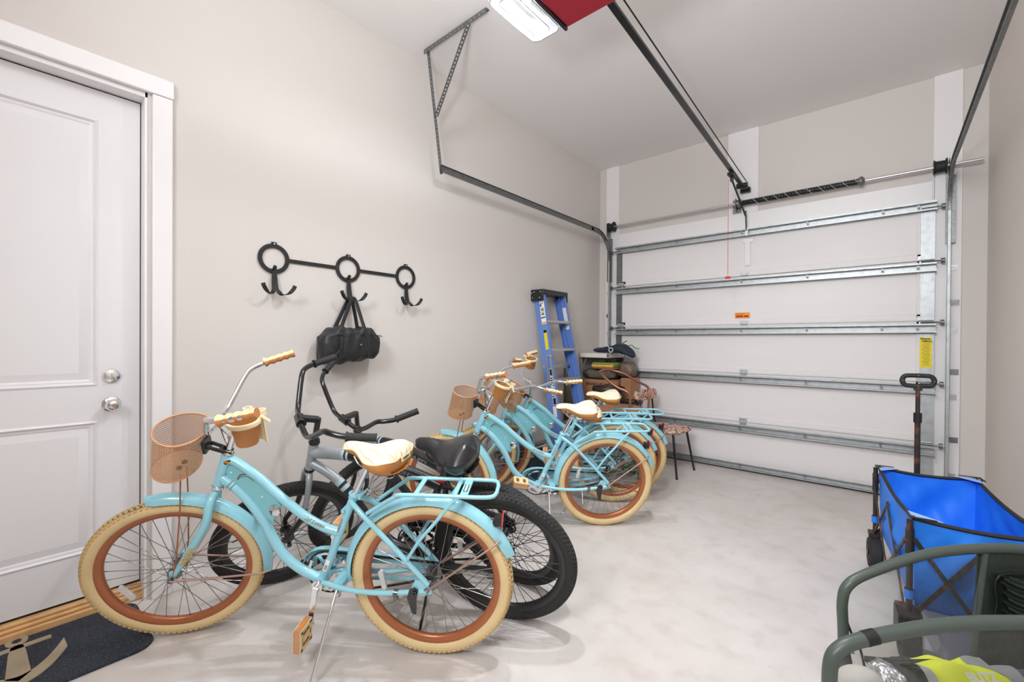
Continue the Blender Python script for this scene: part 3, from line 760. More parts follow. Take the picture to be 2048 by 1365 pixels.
def saddle_parts(black):
    """nose toward +x, widest at rear; origin at seat-clamp; returns [(name, mesh)]"""
    L_ = .275; x0 = -.125
    def hw(t):
        s_ = max(0, (t-.20)/.62); s2 = min(1, s_); s2 = s2*s2*(3-2*s2); w_ = .118+(.030-.118)*s2
        if t < .20: w_ = .118*math.sqrt(max(0, 1-((.20-t)/.20)**2.2))
        if t > .86: w_ *= math.sqrt(max(0, 1-((t-.86)/.14)**2))
        return max(w_, .0004)
    def topz(t, q):
        w_ = hw(t)/.118
        base = .078+.010*math.exp(-((t-.16)/.22)**2)-.012*math.exp(-((t-.52)/.17)**2)-.004*max(0, t-.8)*5
        groove = -.007*math.exp(-(q/.3)**2)*max(0, 1-t*1.5)
        crown = -(.012+.034*w_)*abs(q)**2.2-.030*max(0, 1-t/.13)**2-.010*max(0, (t-.9)/.1)**2
        return base+crown+groove
    def botz(t):
        q = max(0, min(1, (t-.28)/.72)); return -.014+.056*q*q*(3-2*q)
    nu, nv = 44, 20
    mb = MB(); mb.grid(lambda u, v: Vector((x0+L_*u, hw(u)*(v*2-1), topz(u, v*2-1)+.002*(1-abs(v*2-1)))), nu, nv, flip=True)
    top = mb
    sd = MB()
    for s_ in (-1, 1):
        def side(u, v, s_=s_):
            w_ = hw(u); z1 = topz(u, 1)+.0; z0 = botz(u)
            k_ = 1+.06*math.sin(v*PI)-.32*v*v; return Vector((x0+L_*u-(.0+.02*v*v)*(1 if u > .9 else 0)+(.02*v*v if u < .06 else 0), s_*w_*k_, z1+(z0-z1)*v))
        sd.grid(side, nu, 8, flip=(s_ > 0))
    sd.grid(lambda u, v: Vector((x0+L_*u, hw(u)*.70*(v*2-1), botz(u))), nu, 6)
    return top, sd
def saddle(parent, M, black, drop=0.):
    k = 'b' if black else 't'
    def mk():
        top, sd = saddle_parts(black)
        if black:
            o = len(top.v); top.v += sd.v; top.f += [[i+o for i in f] for f in sd.f]; top.m += sd.m
            me = top.mesh('saddle_mesh', sadk_m, 75); return me, None
        return top.mesh('saddle_top_mesh', sadc_m, 60), sd.mesh('saddle_side_mesh', sadb_m, 60)
    me, me2 = cached('saddle'+k, mk)
    s_ = link('saddle', me, parent, M=M)
    if me2: 
        link('saddle_skirt', me2, s_)['label'] = 'brown vinyl skirt under the quilted cream top'
        def pipe():
            top, sd = saddle_parts(False); nv = 20; ptsL = []; 
            for sgn, idx in ((1, 20), (-1, 0)):
                ptsL.append([Vector(top.v[i*21+idx]) for i in range(1, 45)])
            P = ptsL[0]+ptsL[1][::-1]
            return MB().tube(P, .0022, 6, closed=True).mesh('piping_mesh', cream_m, 60)
        link('piping', cached('pipe', pipe), s_)
        def patch(): return MB().box((-.128, .0, .045), (.003, .06, .018)).mesh('patch_mesh', cream_m)
        p = link('saddle_patch', cached('patch', patch), s_, M=Matrix.Translation((.0, .0, -.012)))
        text('patch_text', 'HUFFY', .015, ink_m, p, basis((0, -1, 0), (0, 0, 1), (-.1305, 0, .045)), sx=.9)
    def rails():
        mb = MB()
        for y in (-.022, .022): mb.tube([(.10, y*.4, .02), (.06, y, -.012), (-.03, y, -.014), (-.09, y*1.3, .015)], .0035, 8, sub=4)
        mb.box((0, 0, -.016), (.035, .06, .022)); mb.cyl((0, -.04, -.016), (0, .04, -.016), .006, seg=8)
        for y in (-.045, .045): 
            mb.tube([(-.085+.014*math.cos(i*.9), y+.014*math.sin(i*.9), -.035+.055*i/32) for i in range(33)], .0022, 5)
        return mb.mesh('rails_mesh', [chrome_m if not black else black_m], 50)
    link('saddle_rails', cached('rails'+k, rails), s_)
    return s_

def bbox_shape(mb, pts, w):
    return mb

def side_prism(mb, poly, y, t):
    """outline in the x-z plane at lateral y"""
    return mb.prism(poly, basis((1, 0, 0), (0, 0, 1), (0, y, 0)), t)

def steer_matrix(L, d):
    a = Vector((-math.cos(HA), 0, math.sin(HA))); n = Vector((math.sin(HA), 0, math.cos(HA)))
    A = Vector((L, 0, RW))-RK*n
    return Matrix.Translation(A) @ Matrix.Rotation(d, 4, a) @ Matrix.Translation(-A) @ Matrix.Translation((L, 0, RW))  # then coordinates are relative to the front axle

def catmull2(P, n=5): return [tuple(p) for p in catmull(P, n)]

def pedal_mesh(m):
    mb = MB(); 
    for x in (-.042, .042): mb.box((x, .045, 0), (.012, .08, .026))
    for y in (.008, .083): mb.box((0, y, 0), (.092, .012, .026))
    mb.box((0, .045, 0), (.02, .08, .022)); mb.cyl((0, 0, 0), (0, .09, 0), .008, seg=10)
    if m is pedal_m:
        mb.mi(1)
        for z in (-.014, .014):
            for x in (-.040, .040): mb.box((x, .045, z), (.016, .078, .004))
            for y in (.012, .080): mb.box((0, y, z), (.088, .018, .004))
            mb.box((0, .045, z), (.026, .06, .004))
        mb.mi(2).box((-.0482, .045, 0), (.002, .04, .012)).box((.0482, .045, 0), (.002, .04, .012))
        return mb.mesh('pedal_mesh', [m, gripc_m, amber_m], 40)
    return mb.mesh('pedal_mesh', m, 40)
def crank(parent, bb, ang, m, pm, name='crank', lat=.055, pang=50):
    """crank set with chainwheel on the right side; ang = direction of the left arm in the x-z plane"""
    def mk():
        mb = MB(); mb.cyl((0, -.062, 0), (0, .058, 0), .012, seg=14)
        mb.lathe([(.0, .005), (.022, .005), (.024, 0), (.022, -.005)], (0, lat-.014, 0), (0, 1, 0), 20)
        mb.bar((0, lat, 0), (.155, lat+.012, 0), .010, .020, (0, 0, 1)).bar((0, -lat-.005, 0), (-.155, -lat-.015, 0), .010, .020, (0, 0, 1))
        mb.cyl((.155, lat+.003, 0), (.155, lat+.02, 0), .013, seg=12); mb.cyl((-.155, -lat-.02, 0), (-.155, -lat-.003, 0), .013, seg=12)
        return mb.mesh('crank_mesh', m, 35)
    c = link(name, cached('crank'+m.name, mk), parent, M=Matrix.Translation(bb) @ Matrix.Rotation(-ang, 4, 'Y'))
    def ring():
        mb = MB(); mb.lathe([(.078, -.002), (.092, -.002), (.092, .002), (.078, .002)], (0, -.048, 0), (0, 1, 0), 44, True)
        for i in range(44):
            t = 2*PI*i/44; mb.box((.094*math.cos(t), -.048, .094*math.sin(t)), (.005, .003, .005), Matrix.Rotation(-t, 3, 'Y'))
        for i in range(5):
            t = 2*PI*i/5; mb.bar((.012*math.cos(t), -.048, .012*math.sin(t)), (.084*math.cos(t), -.048, .084*math.sin(t)), .016, .004, (0, 1, 0))
        return mb.mesh('chainwheel_mesh', m, 35)
    link('chainwheel', cached('ring'+m.name, ring), c)
    for s_ in (1, -1):
        p = link('pedal', cached('pedal'+pm.name, lambda: pedal_mesh(pm)), c, M=Matrix.Translation((.155*s_, s_*(lat+.02), 0)) @ Matrix.Rotation(ang-math.radians(pang), 4, 'Y') @ (Matrix() if s_ > 0 else Matrix.Scale(-1, 4, (0, 1, 0))))
    return c

def put_bike(name, label, group, pose):
    x, y, th, lean, steer, L = pose
    th = math.radians(th); lean = math.radians(lean)
    t = thing(name, label, 'bicycle', (x, y, TR*(1-math.cos(lean))+.001), th, group, rx=-lean)
    t.rotation_mode = 'XYZ'
    return t, steer_matrix(L, math.radians(steer))

BBT = (.462, 0, .298)
def handlebar_path(tilt=0.):
    P = [(-.248, 0, .647), (-.248, .09, .645), (-.262, .145, .672), (-.298, .225, .742), (-.322, .265, .768), (-.372, .308, .780), (-.42, .325, .790), (-.485, .333, .805)]
    out = []
    c, s_ = math.cos(tilt), math.sin(tilt)
    for x, y, z in P:
        dx, dz = x+.248, z-.647; out.append((-.248+dx*c-dz*s_, y, .647+dx*s_+dz*c))
    return out
def grip(parent, a, b, M, m1, m2=None, name='grip', wavy=True):
    a = Vector(a); b = Vector(b); P = []; R_ = []
    n_ = 22
    for i in range(n_+1):
        t = i/n_; P.append(a.lerp(b, t)); r_ = .0165+(.0022*math.sin(t*2*PI*4.5) if wavy else 0)
        if t < .08: r_ = .021
        if t > .95: r_ = .0175
        R_.append(r_)
    mb = MB().tube(P, R_, 14)
    if m2:
        dd = (b-a).normalized(); mids = []
        for f in mb.f:
            c = sum((Vector(mb.v[i]) for i in f), Vector())/len(f); p = c-a; p = p-dd*p.dot(dd); mids.append(1 if p.normalized().z > .25 and len(f) == 4 else 0)
        mb.m = mids
    o = mb.build(name, [m1, m2] if m2 else m1, parent, 50, M=M); return o

def turquoise_bike(label, pose, tilt=0., saddle_drop=0., crank_ang=-100, cup=1, wheelrot=0., legspread=1., cup_tilt=0., pedal_ang=85, saddle_yaw=0.):
    t, SM = put_bike('turquoise_cruiser_bicycle', label, 'turquoise cruiser bicycles', pose); L_ = pose[5]
    hx = lambda z: L_-RK/math.sin(HA)-(z-RW)/math.tan(HA)
    # ---- frame
    def fr():
        mb = MB()
        hb, ht = (hx(.690), 0, .690), (hx(.832), 0, .832)
        mb.cyl(hb, ht, .0205, seg=20)
        mb.tube([(hx(.80)+.0, 0, .803), (.815, 0, .808), (.77, 0, .784), (.693, 0, .728), (.64, 0, .677), (.574, 0, .62), (.508, 0, .569), (.436, 0, .53), (.368, 0, .512)], .0185, 14, sub=5)
        mb.tube([(hx(.725), 0, .735), (.84, 0, .715), (.783, 0, .667), (.731, 0, .602), (.69, 0, .535), (.66, 0, .465), (.621, 0, .398), (.56, 0, .345), (.50, 0, .313), (.46, 0, .298)], .0195, 14, sub=5)
        mb.tube([(.462, 0, .298), (.425, 0, .385), (.378, 0, .50), (.34, 0, .59), (.303, 0, .676)], .0165, 14, sub=4)
        mb.cyl((.462, -.036, .298), (.462, .036, .298), .024, seg=20)
        mb.cyl((.309, 0, .662), (.299, 0, .685), .0195, seg=16)
        for s_ in (-1, 1):
            mb.tube([(.312, s_*.014, .655), (.285, s_*.036, .645), (.235, s_*.058, .610), (.17, s_*.064, .545), (.10, s_*.067, .472), (.02, s_*.069, .382), (-.005, s_*.07, .352)], .0105, 10, sub=4)
            mb.tube([(.462, s_*.022, .300), (.42, s_*.042, .312), (.36, s_*.056, .308), (.28, s_*.062, .302), (.18, s_*.066, .304), (.07, s_*.069, .316), (.0, s_*.07, .328)], .0105, 10, sub=4)
            side_prism(mb, [(.075, .312), (.045, .372), (.015, .372), (-.02, .335), (-.02, .318), (.03, .306)], s_*.071, .006)
        mb.box((.345, 0, .615), (.012, .05, .012)); mb.box((.37, 0, .315), (.04, .1, .014))
        return mb.mesh('frame_mesh', teal_m, 50)
    f = link('frame', cached('t_frame', fr), t)
    def panel():
        P1 = [(.835, .790), (.80, .784), (.76, .765), (.69, .712), (.64, .66), (.615, .62)]; P2 = [(.655, .545), (.69, .57), (.73, .625), (.783, .69), (.835, .735)]
        mb = MB(); side_prism(mb, P1+P2, 0, .010); return mb.mesh('panel_mesh', teald_m)
    p = link('frame_panel', cached('t_panel', panel), f)
    def rivets():
        mb = MB()
        for x, z in ((.815, .755), (.69, .655)): mb.cyl((x, .005, z), (x, .0075, z), .0035, seg=10)
        return mb.mesh('rivets', paper_m)
    link('rivets', cached('t_riv', rivets), f)
    def swoosh():
        mb = MB(); mb.tube([(.79, .0062, .728), (.775, .0062, .745), (.75, .0062, .748), (.72, .0062, .735), (.70, .0062, .713)], .0018, 5, sub=4); mb.tube([(.79, .0062, .724), (.772, .0062, .738), (.745, .0062, .738), (.72, .0062, .722)], .001, 5, sub=4)
        for q in (0, .012): mb.torus((.823-q, .0, .702-q*.8), (.79, 0, .61), .0198, .0012, 24, 5)
        return mb.mesh('swoosh', mat('brown_pinstripe', (120, 70, 50), .5))
    link('pinstripe', cached('t_sw', swoosh), f)
    def badge(): return MB().box((hx(.79)-.026, .017, .802), (.03, .003, .014), Matrix.Rotation(.3, 3, 'Y') @ Matrix.Rotation(-.3, 3, 'X')).mesh('badge', ink_m)
    bd = link('brand_badge', cached('t_badge', badge), f)
    text('badge_text', 'HUFFY', .010, orange_m, bd, basis((-1, .0, -.3), (-.12, -.3, 1), (hx(.79)-.026, .0200, .802)), bold=.0006)
    text('model_script', 'Nel Lusso', .024, brown_ink_m, f, basis((-.86, 0, -.36), (-.3, -.35, .8), (.475, .0165, .562)), shear=.4)
    text('brand_letters', 'WATERBURG', .011, brown_ink_m, f, basis((.38, .0, -.92), (.92, -.25, .38), (.366, .0172, .545)), sx=1.2)
    def lab(): return MB().box((.432, .0162, .372), (.016, .003, .05), Matrix.Rotation(math.radians(23), 3, 'Y').inverted() @ Matrix.Rotation(0, 3, 'X')).mesh('label', paper_m)
    lb = link('barcode_label', cached('t_lab', lab), f)
    def barc():
        mb = MB(); R_ = Matrix.Rotation(math.radians(23), 3, 'Y').inverted()
        for q in range(8): mb.box(Vector((.432, .0180, .372))+R_ @ Vector((0, 0, -.018+q*.0028)), (.011, .0004, .0014 if q % 2 else .0008), R_)
        return mb.mesh('barcode', ink_m)
    link('barcode', cached('t_barc', barc), lb)
    def refl():
        mb = MB().lathe([(0, .006), (.018, .005), (.022, .002), (.022, -.003)], (.638, .012, .598), (0, 1, 0), 24); return mb.mesh('round_reflector', chrome_m)
    link('round_reflector', cached('t_rr', refl), t)
    # ---- seat
    sp = Vector((.303, 0, .676)); sd = Vector((-.42, 0, .907)).normalized()
    top = Vector((.236, 0, .815-saddle_drop))+Vector((.42, 0, -.0))*saddle_drop*.45
    MB().cyl(sp, top, .0128, seg=16).build('seat_post', chrome_m, t)
    mb = MB().torus(tuple(sp+sd*.002), tuple(sd), .0195, .005, 24, 8).cyl((.27, .03, .678), (.27, -.03, .678), .006, seg=10); mb.box((.278, 0, .677), (.02, .02, .014)); mb.build('seat_clamp', teal_m, t)
    MB().tube([(.27, -.035, .68), (.262, -.05, .672), (.225, -.05, .640)], .005, 8, sub=3).build('quick_release_lever', chrome_m, t)
    saddle(t, Matrix.Translation(top+Vector((-.035, 0, .0)))@Matrix.Rotation(math.radians(saddle_yaw), 4, 'Z')@Matrix.Rotation(math.radians(2), 4, 'Y'), False)
    # ---- rack
    def rack():
        mb = MB(); z = .722
        for s_ in (-1, 1):
            mb.tube([(.232, s_*.052, .628), (.17, s_*.062, .672), (.115, s_*.07, .708), (.085, s_*.072, .720), (-.10, s_*.072, z), (-.225, s_*.072, z), (-.262, s_*.060, z), (-.272, s_*.03, z)], .0078, 10, sub=4)
            mb.tube([(-.13, s_*.072, z-.004), (-.10, s_*.074, .688), (-.04, s_*.076, .612), (.02, s_*.076, .54), (.075, s_*.072, .452)], .0068, 10, sub=4)
        mb.tube([(-.272, -.03, z), (-.272, .03, z)], .0078, 10)
        for x, w_ in ((.03, .018), (-.118, .016), (-.152, .03)): mb.box((x, 0, z+.001), (w_, .15, .006))
        mb.tube([(.04, -.07, z-.002), (-.0, .0, z-.006), (.04, .07, z-.002)], .005, 8, sub=4) if False else None
        return mb.mesh('rack_mesh', teal_m, 50)
    rk = link('rear_rack', cached('t_rack', rack), t)
    def rlab(): return MB().box((-.152, .01, .7255), (.016, .06, .001)).mesh('rack_label', ink_m)
    rl_ = link('rack_label', cached('t_rlab', rlab), rk)
    def rlab2(): return MB().box((-.152, .01, .7264), (.008, .05, .001)).mesh('rack_label2', paper_m)
    link('label_print', cached('t_rlab2', rlab2), rl_)
    # ---- fenders, chain guard, chain
    o = link('rear_fender', cached('t_rf', lambda: fender_mesh(-4, 160, m=teal_m).mesh('rear_fender_mesh', teal_m, 50)), t, M=Matrix.Translation((0, 0, RW)))
    def fend_st(a, rear):
        mb = MB()
        for s_ in (-1, 1):
            e = (math.cos(math.radians(a))*.345, s_*.036, math.sin(math.radians(a))*.345); mb.tube([(0, s_*.078, 0), (e[0]*.93, s_*.05, e[2]*.93), e], .0042, 8)
        return mb.mesh('stay_mesh', copper_m, 50)
    link('fender_stay', cached('t_fs1', lambda: fend_st(145, 1)), o)
    def tail():
        mb = MB().box((-.273, 0, .262), (.03, .034, .036), Matrix.Rotation(-.08, 3, 'Y')).box((-.262, 0, .248), (.02, .022, .02)); return mb.mesh('tail_bracket', black_m)
    tb = link('tail_light', cached('t_tail', tail), o)
    link('red_lens', cached('t_tl2', lambda: MB().box((-.290, 0, .268), (.005, .036, .052), Matrix.Rotation(-.08, 3, 'Y')).mesh('red_lens', redref_m)), tb)
    def guard():
        top_ = [(.575, .33), (.562, .362), (.535, .385), (.50, .397), (.46, .400), (.30, .388), (.10, .372), (.03, .360), (-.005, .345)]
        bot_ = [(-.005, .318), (.06, .322), (.25, .330), (.36, .333), (.40, .340), (.43, .355), (.47, .362), (.505, .352), (.525, .33), (.53, .30), (.56, .30)]
        mb = MB(); side_prism(mb, top_+bot_, -.075, .003)
        T_ = top_[:]; vs = []; fs = []
        for x, z in T_: vs += [(x, -.0765, z), (x, -.052, z), (x, -.052, z-.003), (x, -.0765, z-.003)]
        for i in range(len(T_)-1):
            for k_ in range(4): fs.append([i*4+k_, i*4+(k_+1) % 4, (i+1)*4+(k_+1) % 4, (i+1)*4+k_])
        mb.add(vs, fs); mb.bar((.40, -.074, .345), (.30, -.074, .262), .014, .003, (0, 1, 0)) if False else None
        side_prism(mb, [(.34, .262), (.12, .276), (.0, .30), (.0, .286), (.12, .258), (.34, .248)], -.076, .003)
        return mb.mesh('guard_mesh', teal_m, 50)
    link('chain_guard', cached('t_guard', guard), t)
    def chain(bb, m_):
        mb = MB(); r1, r2_ = .092, .034
        P = []; n_ = 150
        cx, cz = bb[0], bb[2]
        up = [(cx, cz+r1), (0, RW+r2_)]; dn = [(0, RW-r2_), (cx, cz-r1)]
        path = []
        for i in range(40): t_ = i/40; path.append((cx+(0-cx)*t_, cz+r1+(RW+r2_-cz-r1)*t_))
        for i in range(12): a = PI/2+PI*i/12; path.append((r2_*math.cos(a), RW+r2_*math.sin(a)))
        for i in range(40): t_ = i/40; path.append((cx*t_, RW-r2_+(cz-r1-RW+r2_)*t_-.010*math.sin(PI*t_)))
        for i in range(20): a = -PI/2+PI*i/20; path.append((cx+r1*math.cos(a), cz+r1*math.sin(a)))
        P = [Vector((x, -.048, z)) for x, z in path]
        for i in range(len(P)):
            a = P[i]; b_ = P[(i+1) % len(P)]; mb.bar(a, b_, .004 if i % 2 else .007, .009 if i % 2 else .007)
        return mb.mesh('chain_mesh', m_, 30)
    link('chain', cached('t_chain', lambda: chain(BBT, chain_m)), t)
    crank(t, BBT, math.radians(crank_ang), chrome_m, pedal_m, pang=pedal_ang)
    wheel(t, 'rear_wheel', Matrix.Translation((0, 0, RW)), False, True, .3+wheelrot)
    def barm(): return MB().prism([(.0, .022), (.02, .014), (.03, -.02), (.012, -.085), (-.004, -.088), (-.008, -.02), (-.014, .012)], basis((1, 0, 0), (0, 0, 1), (.046, .080, .322)), .008).lathe([(.004, .003), (.011, .002), (.011, -.004)], (.046, .085, .325), (0, 1, 0), 6).mesh('brake_arm', gloss_m, 40)
    link('brake_arm', cached('t_barm', barm), t)
    def clampb(): return MB().lathe([(.0125, -.009), (.014, -.009), (.014, .009), (.0125, .009)], (.125, .0675, .309), (1, 0, .1), 16, True).box((.125, .07, .290), (.016, .010, .016)).mesh('arm_clamp', hub_m, 40)
    link('arm_clamp', cached('t_aclamp', clampb), t)
    # ---- kickstand
    mb = MB(); bz = Vector((.385, .02, .285))
    lean = math.radians(pose[3]); yl = .30*legspread; foot = Vector((.40, yl, (yl*math.sin(lean))/math.cos(lean)+.004-TR*(1-math.cos(lean))))
    mb.tube([bz, bz+Vector((.004, .02, -.02)), foot], .006, 10); mb.lathe([(0, .006), (.008, .004), (.009, -.002), (0, -.004)], tuple(foot), (0, 0, 1), 12)
    mb.box((.385, .005, .285), (.035, .05, .02)); mb.cyl((.375, .03, .262), (.395, .03, .262), .014, seg=12); mb.build('kickstand', chrome_m, t)
    # ---- front end (everything below turns with the fork)
    def fork():
        mb = MB(); ax0 = Vector((-RK/math.sin(HA), 0, 0)); a = Vector((-math.cos(HA), 0, math.sin(HA)))
        cr = ax0+a*.352
        for s_ in (-1, 1):
            q = cr+Vector((0, s_*.012, 0)); mb.tube([q+a*.01, q+a*-.006+Vector((.003, s_*.022, 0)), cr+a*-.035+Vector((.002, s_*.048, 0)), Vector((-.160, s_*.055, .235)), Vector((-.112, s_*.056, .155)), Vector((-.05, s_*.056, .068)), Vector((-.008, s_*.056, .012))], [.016, .017, .0175, .017, .0155, .013, .011], 12, sub=4)
            side_prism(mb, [(-.014, .03), (.006, .03), (.009, -.006), (-.009, -.006)], s_*.056, .005)
        mb.cyl(cr-a*.0, cr+a*.03, .018, seg=16); return mb.mesh('fork_mesh', teal_m, 50)
    fk = link('fork', cached('t_fork', fork), t, M=SM)
    text('brand_letters', 'HUFFY', .030, gold_m, fk, basis((-.58, .03, .82), (-.80, -.1, -.57), (-.072, .0715, .098)), shear=.3, bold=.0012)
    def cups():
        mb = MB(); a = Vector((-math.cos(HA), 0, math.sin(HA))); ax0 = Vector((-RK/math.sin(HA), 0, 0))
        mb.lathe([(.016, -.006), (.0235, -.004), (.025, .0), (.022, .006), (.016, .016)], tuple(ax0+a*.545), tuple(a), 24)
        return mb.mesh('headset', chrome_m, 40)
    def race():
        a = Vector((-math.cos(HA), 0, math.sin(HA))); ax0 = Vector((-RK/math.sin(HA), 0, 0))
        return MB().lathe([(.016, -.008), (.024, -.006), (.0245, .004), (.016, .008)], tuple(ax0+a*.388), tuple(a), 24).mesh('crown_race', chrome_m, 40)
    link('crown_race', cached('t_race', race), t, M=SM)
    link('headset', cached('t_cups', cups), t, M=SM)
    def stem():
        mb = MB(); a = Vector((-math.cos(HA), 0, math.sin(HA))); ax0 = Vector((-RK/math.sin(HA), 0, 0))
        q = ax0+a*.655; mb.cyl(ax0+a*.55, q+a*.012, .0125, seg=18); mb.cyl(q+a*.012, q+a*.017, .008, seg=8)
        mb.tube([q-a*.03, q-a*.012+Vector((.02, 0, 0)), (-.255, 0, .645)], [.014, .014, .017], 12, sub=4); mb.cyl((-.248, -.026, .647), (-.248, .026, .647), .0205, seg=18)
        mb.tube([q-a*.075, q-a*.045+Vector((.02, 0, 0)), (-.262, 0, .636)], [.009, .009, .011], 10, sub=4)
        return mb.mesh('stem_mesh', chrome_m, 45)
    link('stem', cached('t_stem', stem), t, M=SM)
    HP = handlebar_path(tilt)
    full = [(x, -y, z) for x, y, z in HP[::-1]]+HP[1:]
    hbm = MB().tube(full, .0112, 14, sub=6).build('handlebar', chrome_m, t, 50, M=SM)
    for s_ in (-1, 1):
        a = Vector(HP[-3]); e = Vector(HP[-1]); dd = (e-a).normalized(); e2 = e+dd*.004; a2 = e-dd*.125
        grip(hbm, (a2.x, s_*a2.y, a2.z), (e2.x, s_*e2.y, e2.z), Matrix(), grip_m, gripc_m)
    # basket
    BM = SM @ Matrix.Translation((-.2, 0, .55)) @ Matrix.Rotation(-.112, 4, 'Z') @ Matrix.Rotation(-.316, 4, 'Y') @ Matrix.Rotation(-.064, 4, 'X') @ Matrix.Translation((.2, 0, -.55))
    def bshape(ins=0.):
        def fn(u, v):
            a = 2*PI*u; k_ = v; q = .907+.093*k_; rx = .091*q-ins; ry = .120*q-ins
            ca, sa = math.cos(a), math.sin(a); x = rx*ca*(.78 if ca < 0 else 1); y = ry*sa
            return Vector((-.112+x, y, .430+.170*k_))
        return fn
    def basket():
        mb = MB().grid(bshape(), 64, 12, cu=True, uv=True)
        fb = bshape()
        def bottom(u, v): p = fb(u, 0); c = Vector((-.113, 0, p.z)); return c.lerp(p, v)
        mb.grid(bottom, 64, 5, cu=True, uv=True); return mb.mesh('basket_mesh', basket_m, 60)
    bk = link('basket', cached('t_basket', basket), t, M=BM)
    def brim():
        fb = bshape(-.001); mb = MB().tube([fb(i/48, 1) for i in range(48)], .0038, 8, closed=True); return mb.mesh('basket_rim', baskrim_m, 60)
    link('basket_rim', cached('t_brim', brim), bk)
    def bring():
        fb = bshape(-.001); return MB().tube([fb(i/48, .0) for i in range(48)], .0028, 6, closed=True).mesh('basket_ring', baskrim_m, 60)
    link('basket_base_ring', cached('t_bring', bring), bk)
    def bstay():
        mb = MB()
        for s_ in (-1, 1): mb.tube([(-.10, s_*.03, .452), (-.075, s_*.04, .30), (-.03, s_*.062, .08), (-.004, s_*.066, 0)], .0028, 7)
        return mb.mesh('basket_stay', rim_m, 60)
    link('basket_stay', cached('t_bstay', bstay), bk, M=BM.inverted() @ SM)
    def bbr():
        mb = MB(); 
        for s_ in (-1, 1): mb.bar((-.205, s_*.020, .548), (-.278, s_*.016, .505), .008, .012)
        mb.box((-.196, 0, .552), (.012, .07, .05)); mb.box((-.243, 0, .526), (.012, .04, .008)); return mb.mesh('basket_bracket', black_m)
    link('basket_bracket', cached('t_bbr', bbr), bk, M=BM.inverted() @ SM)
    def bolts():
        mb = MB()
        for y in (-.02, .02): mb.cyl((-.12, y, .431), (-.12, y, .437), .010, seg=14)
        return mb.mesh('basket_bolts', chain_m)
    link('basket_bolts', cached('t_bb', bolts), bk)
    # front fender and wheel
    ff = link('front_fender', cached('t_ff', lambda: fender_mesh(82, 196, m=teal_m).mesh('front_fender_mesh', teal_m, 50)), t, M=SM)
    link('fender_stay', cached('t_fs2', lambda: fend_st(192, 0)), ff)
    def mud(): return MB().box((math.cos(math.radians(197))*.352, 0, math.sin(math.radians(197))*.352), (.004, .064, .05), Matrix.Rotation(math.radians(-14), 3, 'Y')).mesh('mud_flap', teal_m)
    wheel(t, 'front_wheel', SM, False, False, wheelrot)
    # cup holder on the left bar
    if cup:
        cu = Vector(HP[4])+Vector((-.088, -.045, -.125)) if cup > 0 else Vector((HP[4][0]-.06, -HP[4][1]+.03, HP[4][2]-.10))
        ax = Vector((math.sin(cup_tilt), 0, math.cos(cup_tilt)))
        def mkcup():
            mb = MB().lathe([(0, 0), (.034, 0), (.036, .004), (.044, .082), (.047, .086), (.044, .086), (.033, .006), (0, .006)], (0, 0, 0), (0, 0, 1), 32); return mb.mesh('cup_mesh', cup_m, 40)
        R_ = Vector((0, 0, 1)).rotation_difference(ax).to_matrix().to_4x4()
        c = link('cup_holder', cached('t_cup', mkcup), t, M=SM @ Matrix.Translation(cu) @ R_)
        def rimr():
            mb = MB().lathe([(.045, -.010), (.053, -.010), (.055, 0), (.053, .006), (.045, .006)], (0, 0, .086), (0, 0, 1), 32)
            mb.box((.0, .050, .045), (.05, .008, .10)); mb.box((.03, .052, .045), (.008, .006, .12))
            for x in (-.028, .03): mb.lathe([(.010, 0), (.016, 0), (.016, .022), (.010, .022)], (x, .05, .092), (0, 0, 1), 14, True)
            mb.cyl((.045, .03, .10), (.06, .05, .07), .006, seg=8)
            return mb.mesh('cup_bracket', cream_m, 40)
        link('cup_bracket', cached('t_rimr', rimr), c, M=Matrix.Rotation(math.radians(150 if cup > 0 else 200), 4, 'Z'))
    return t

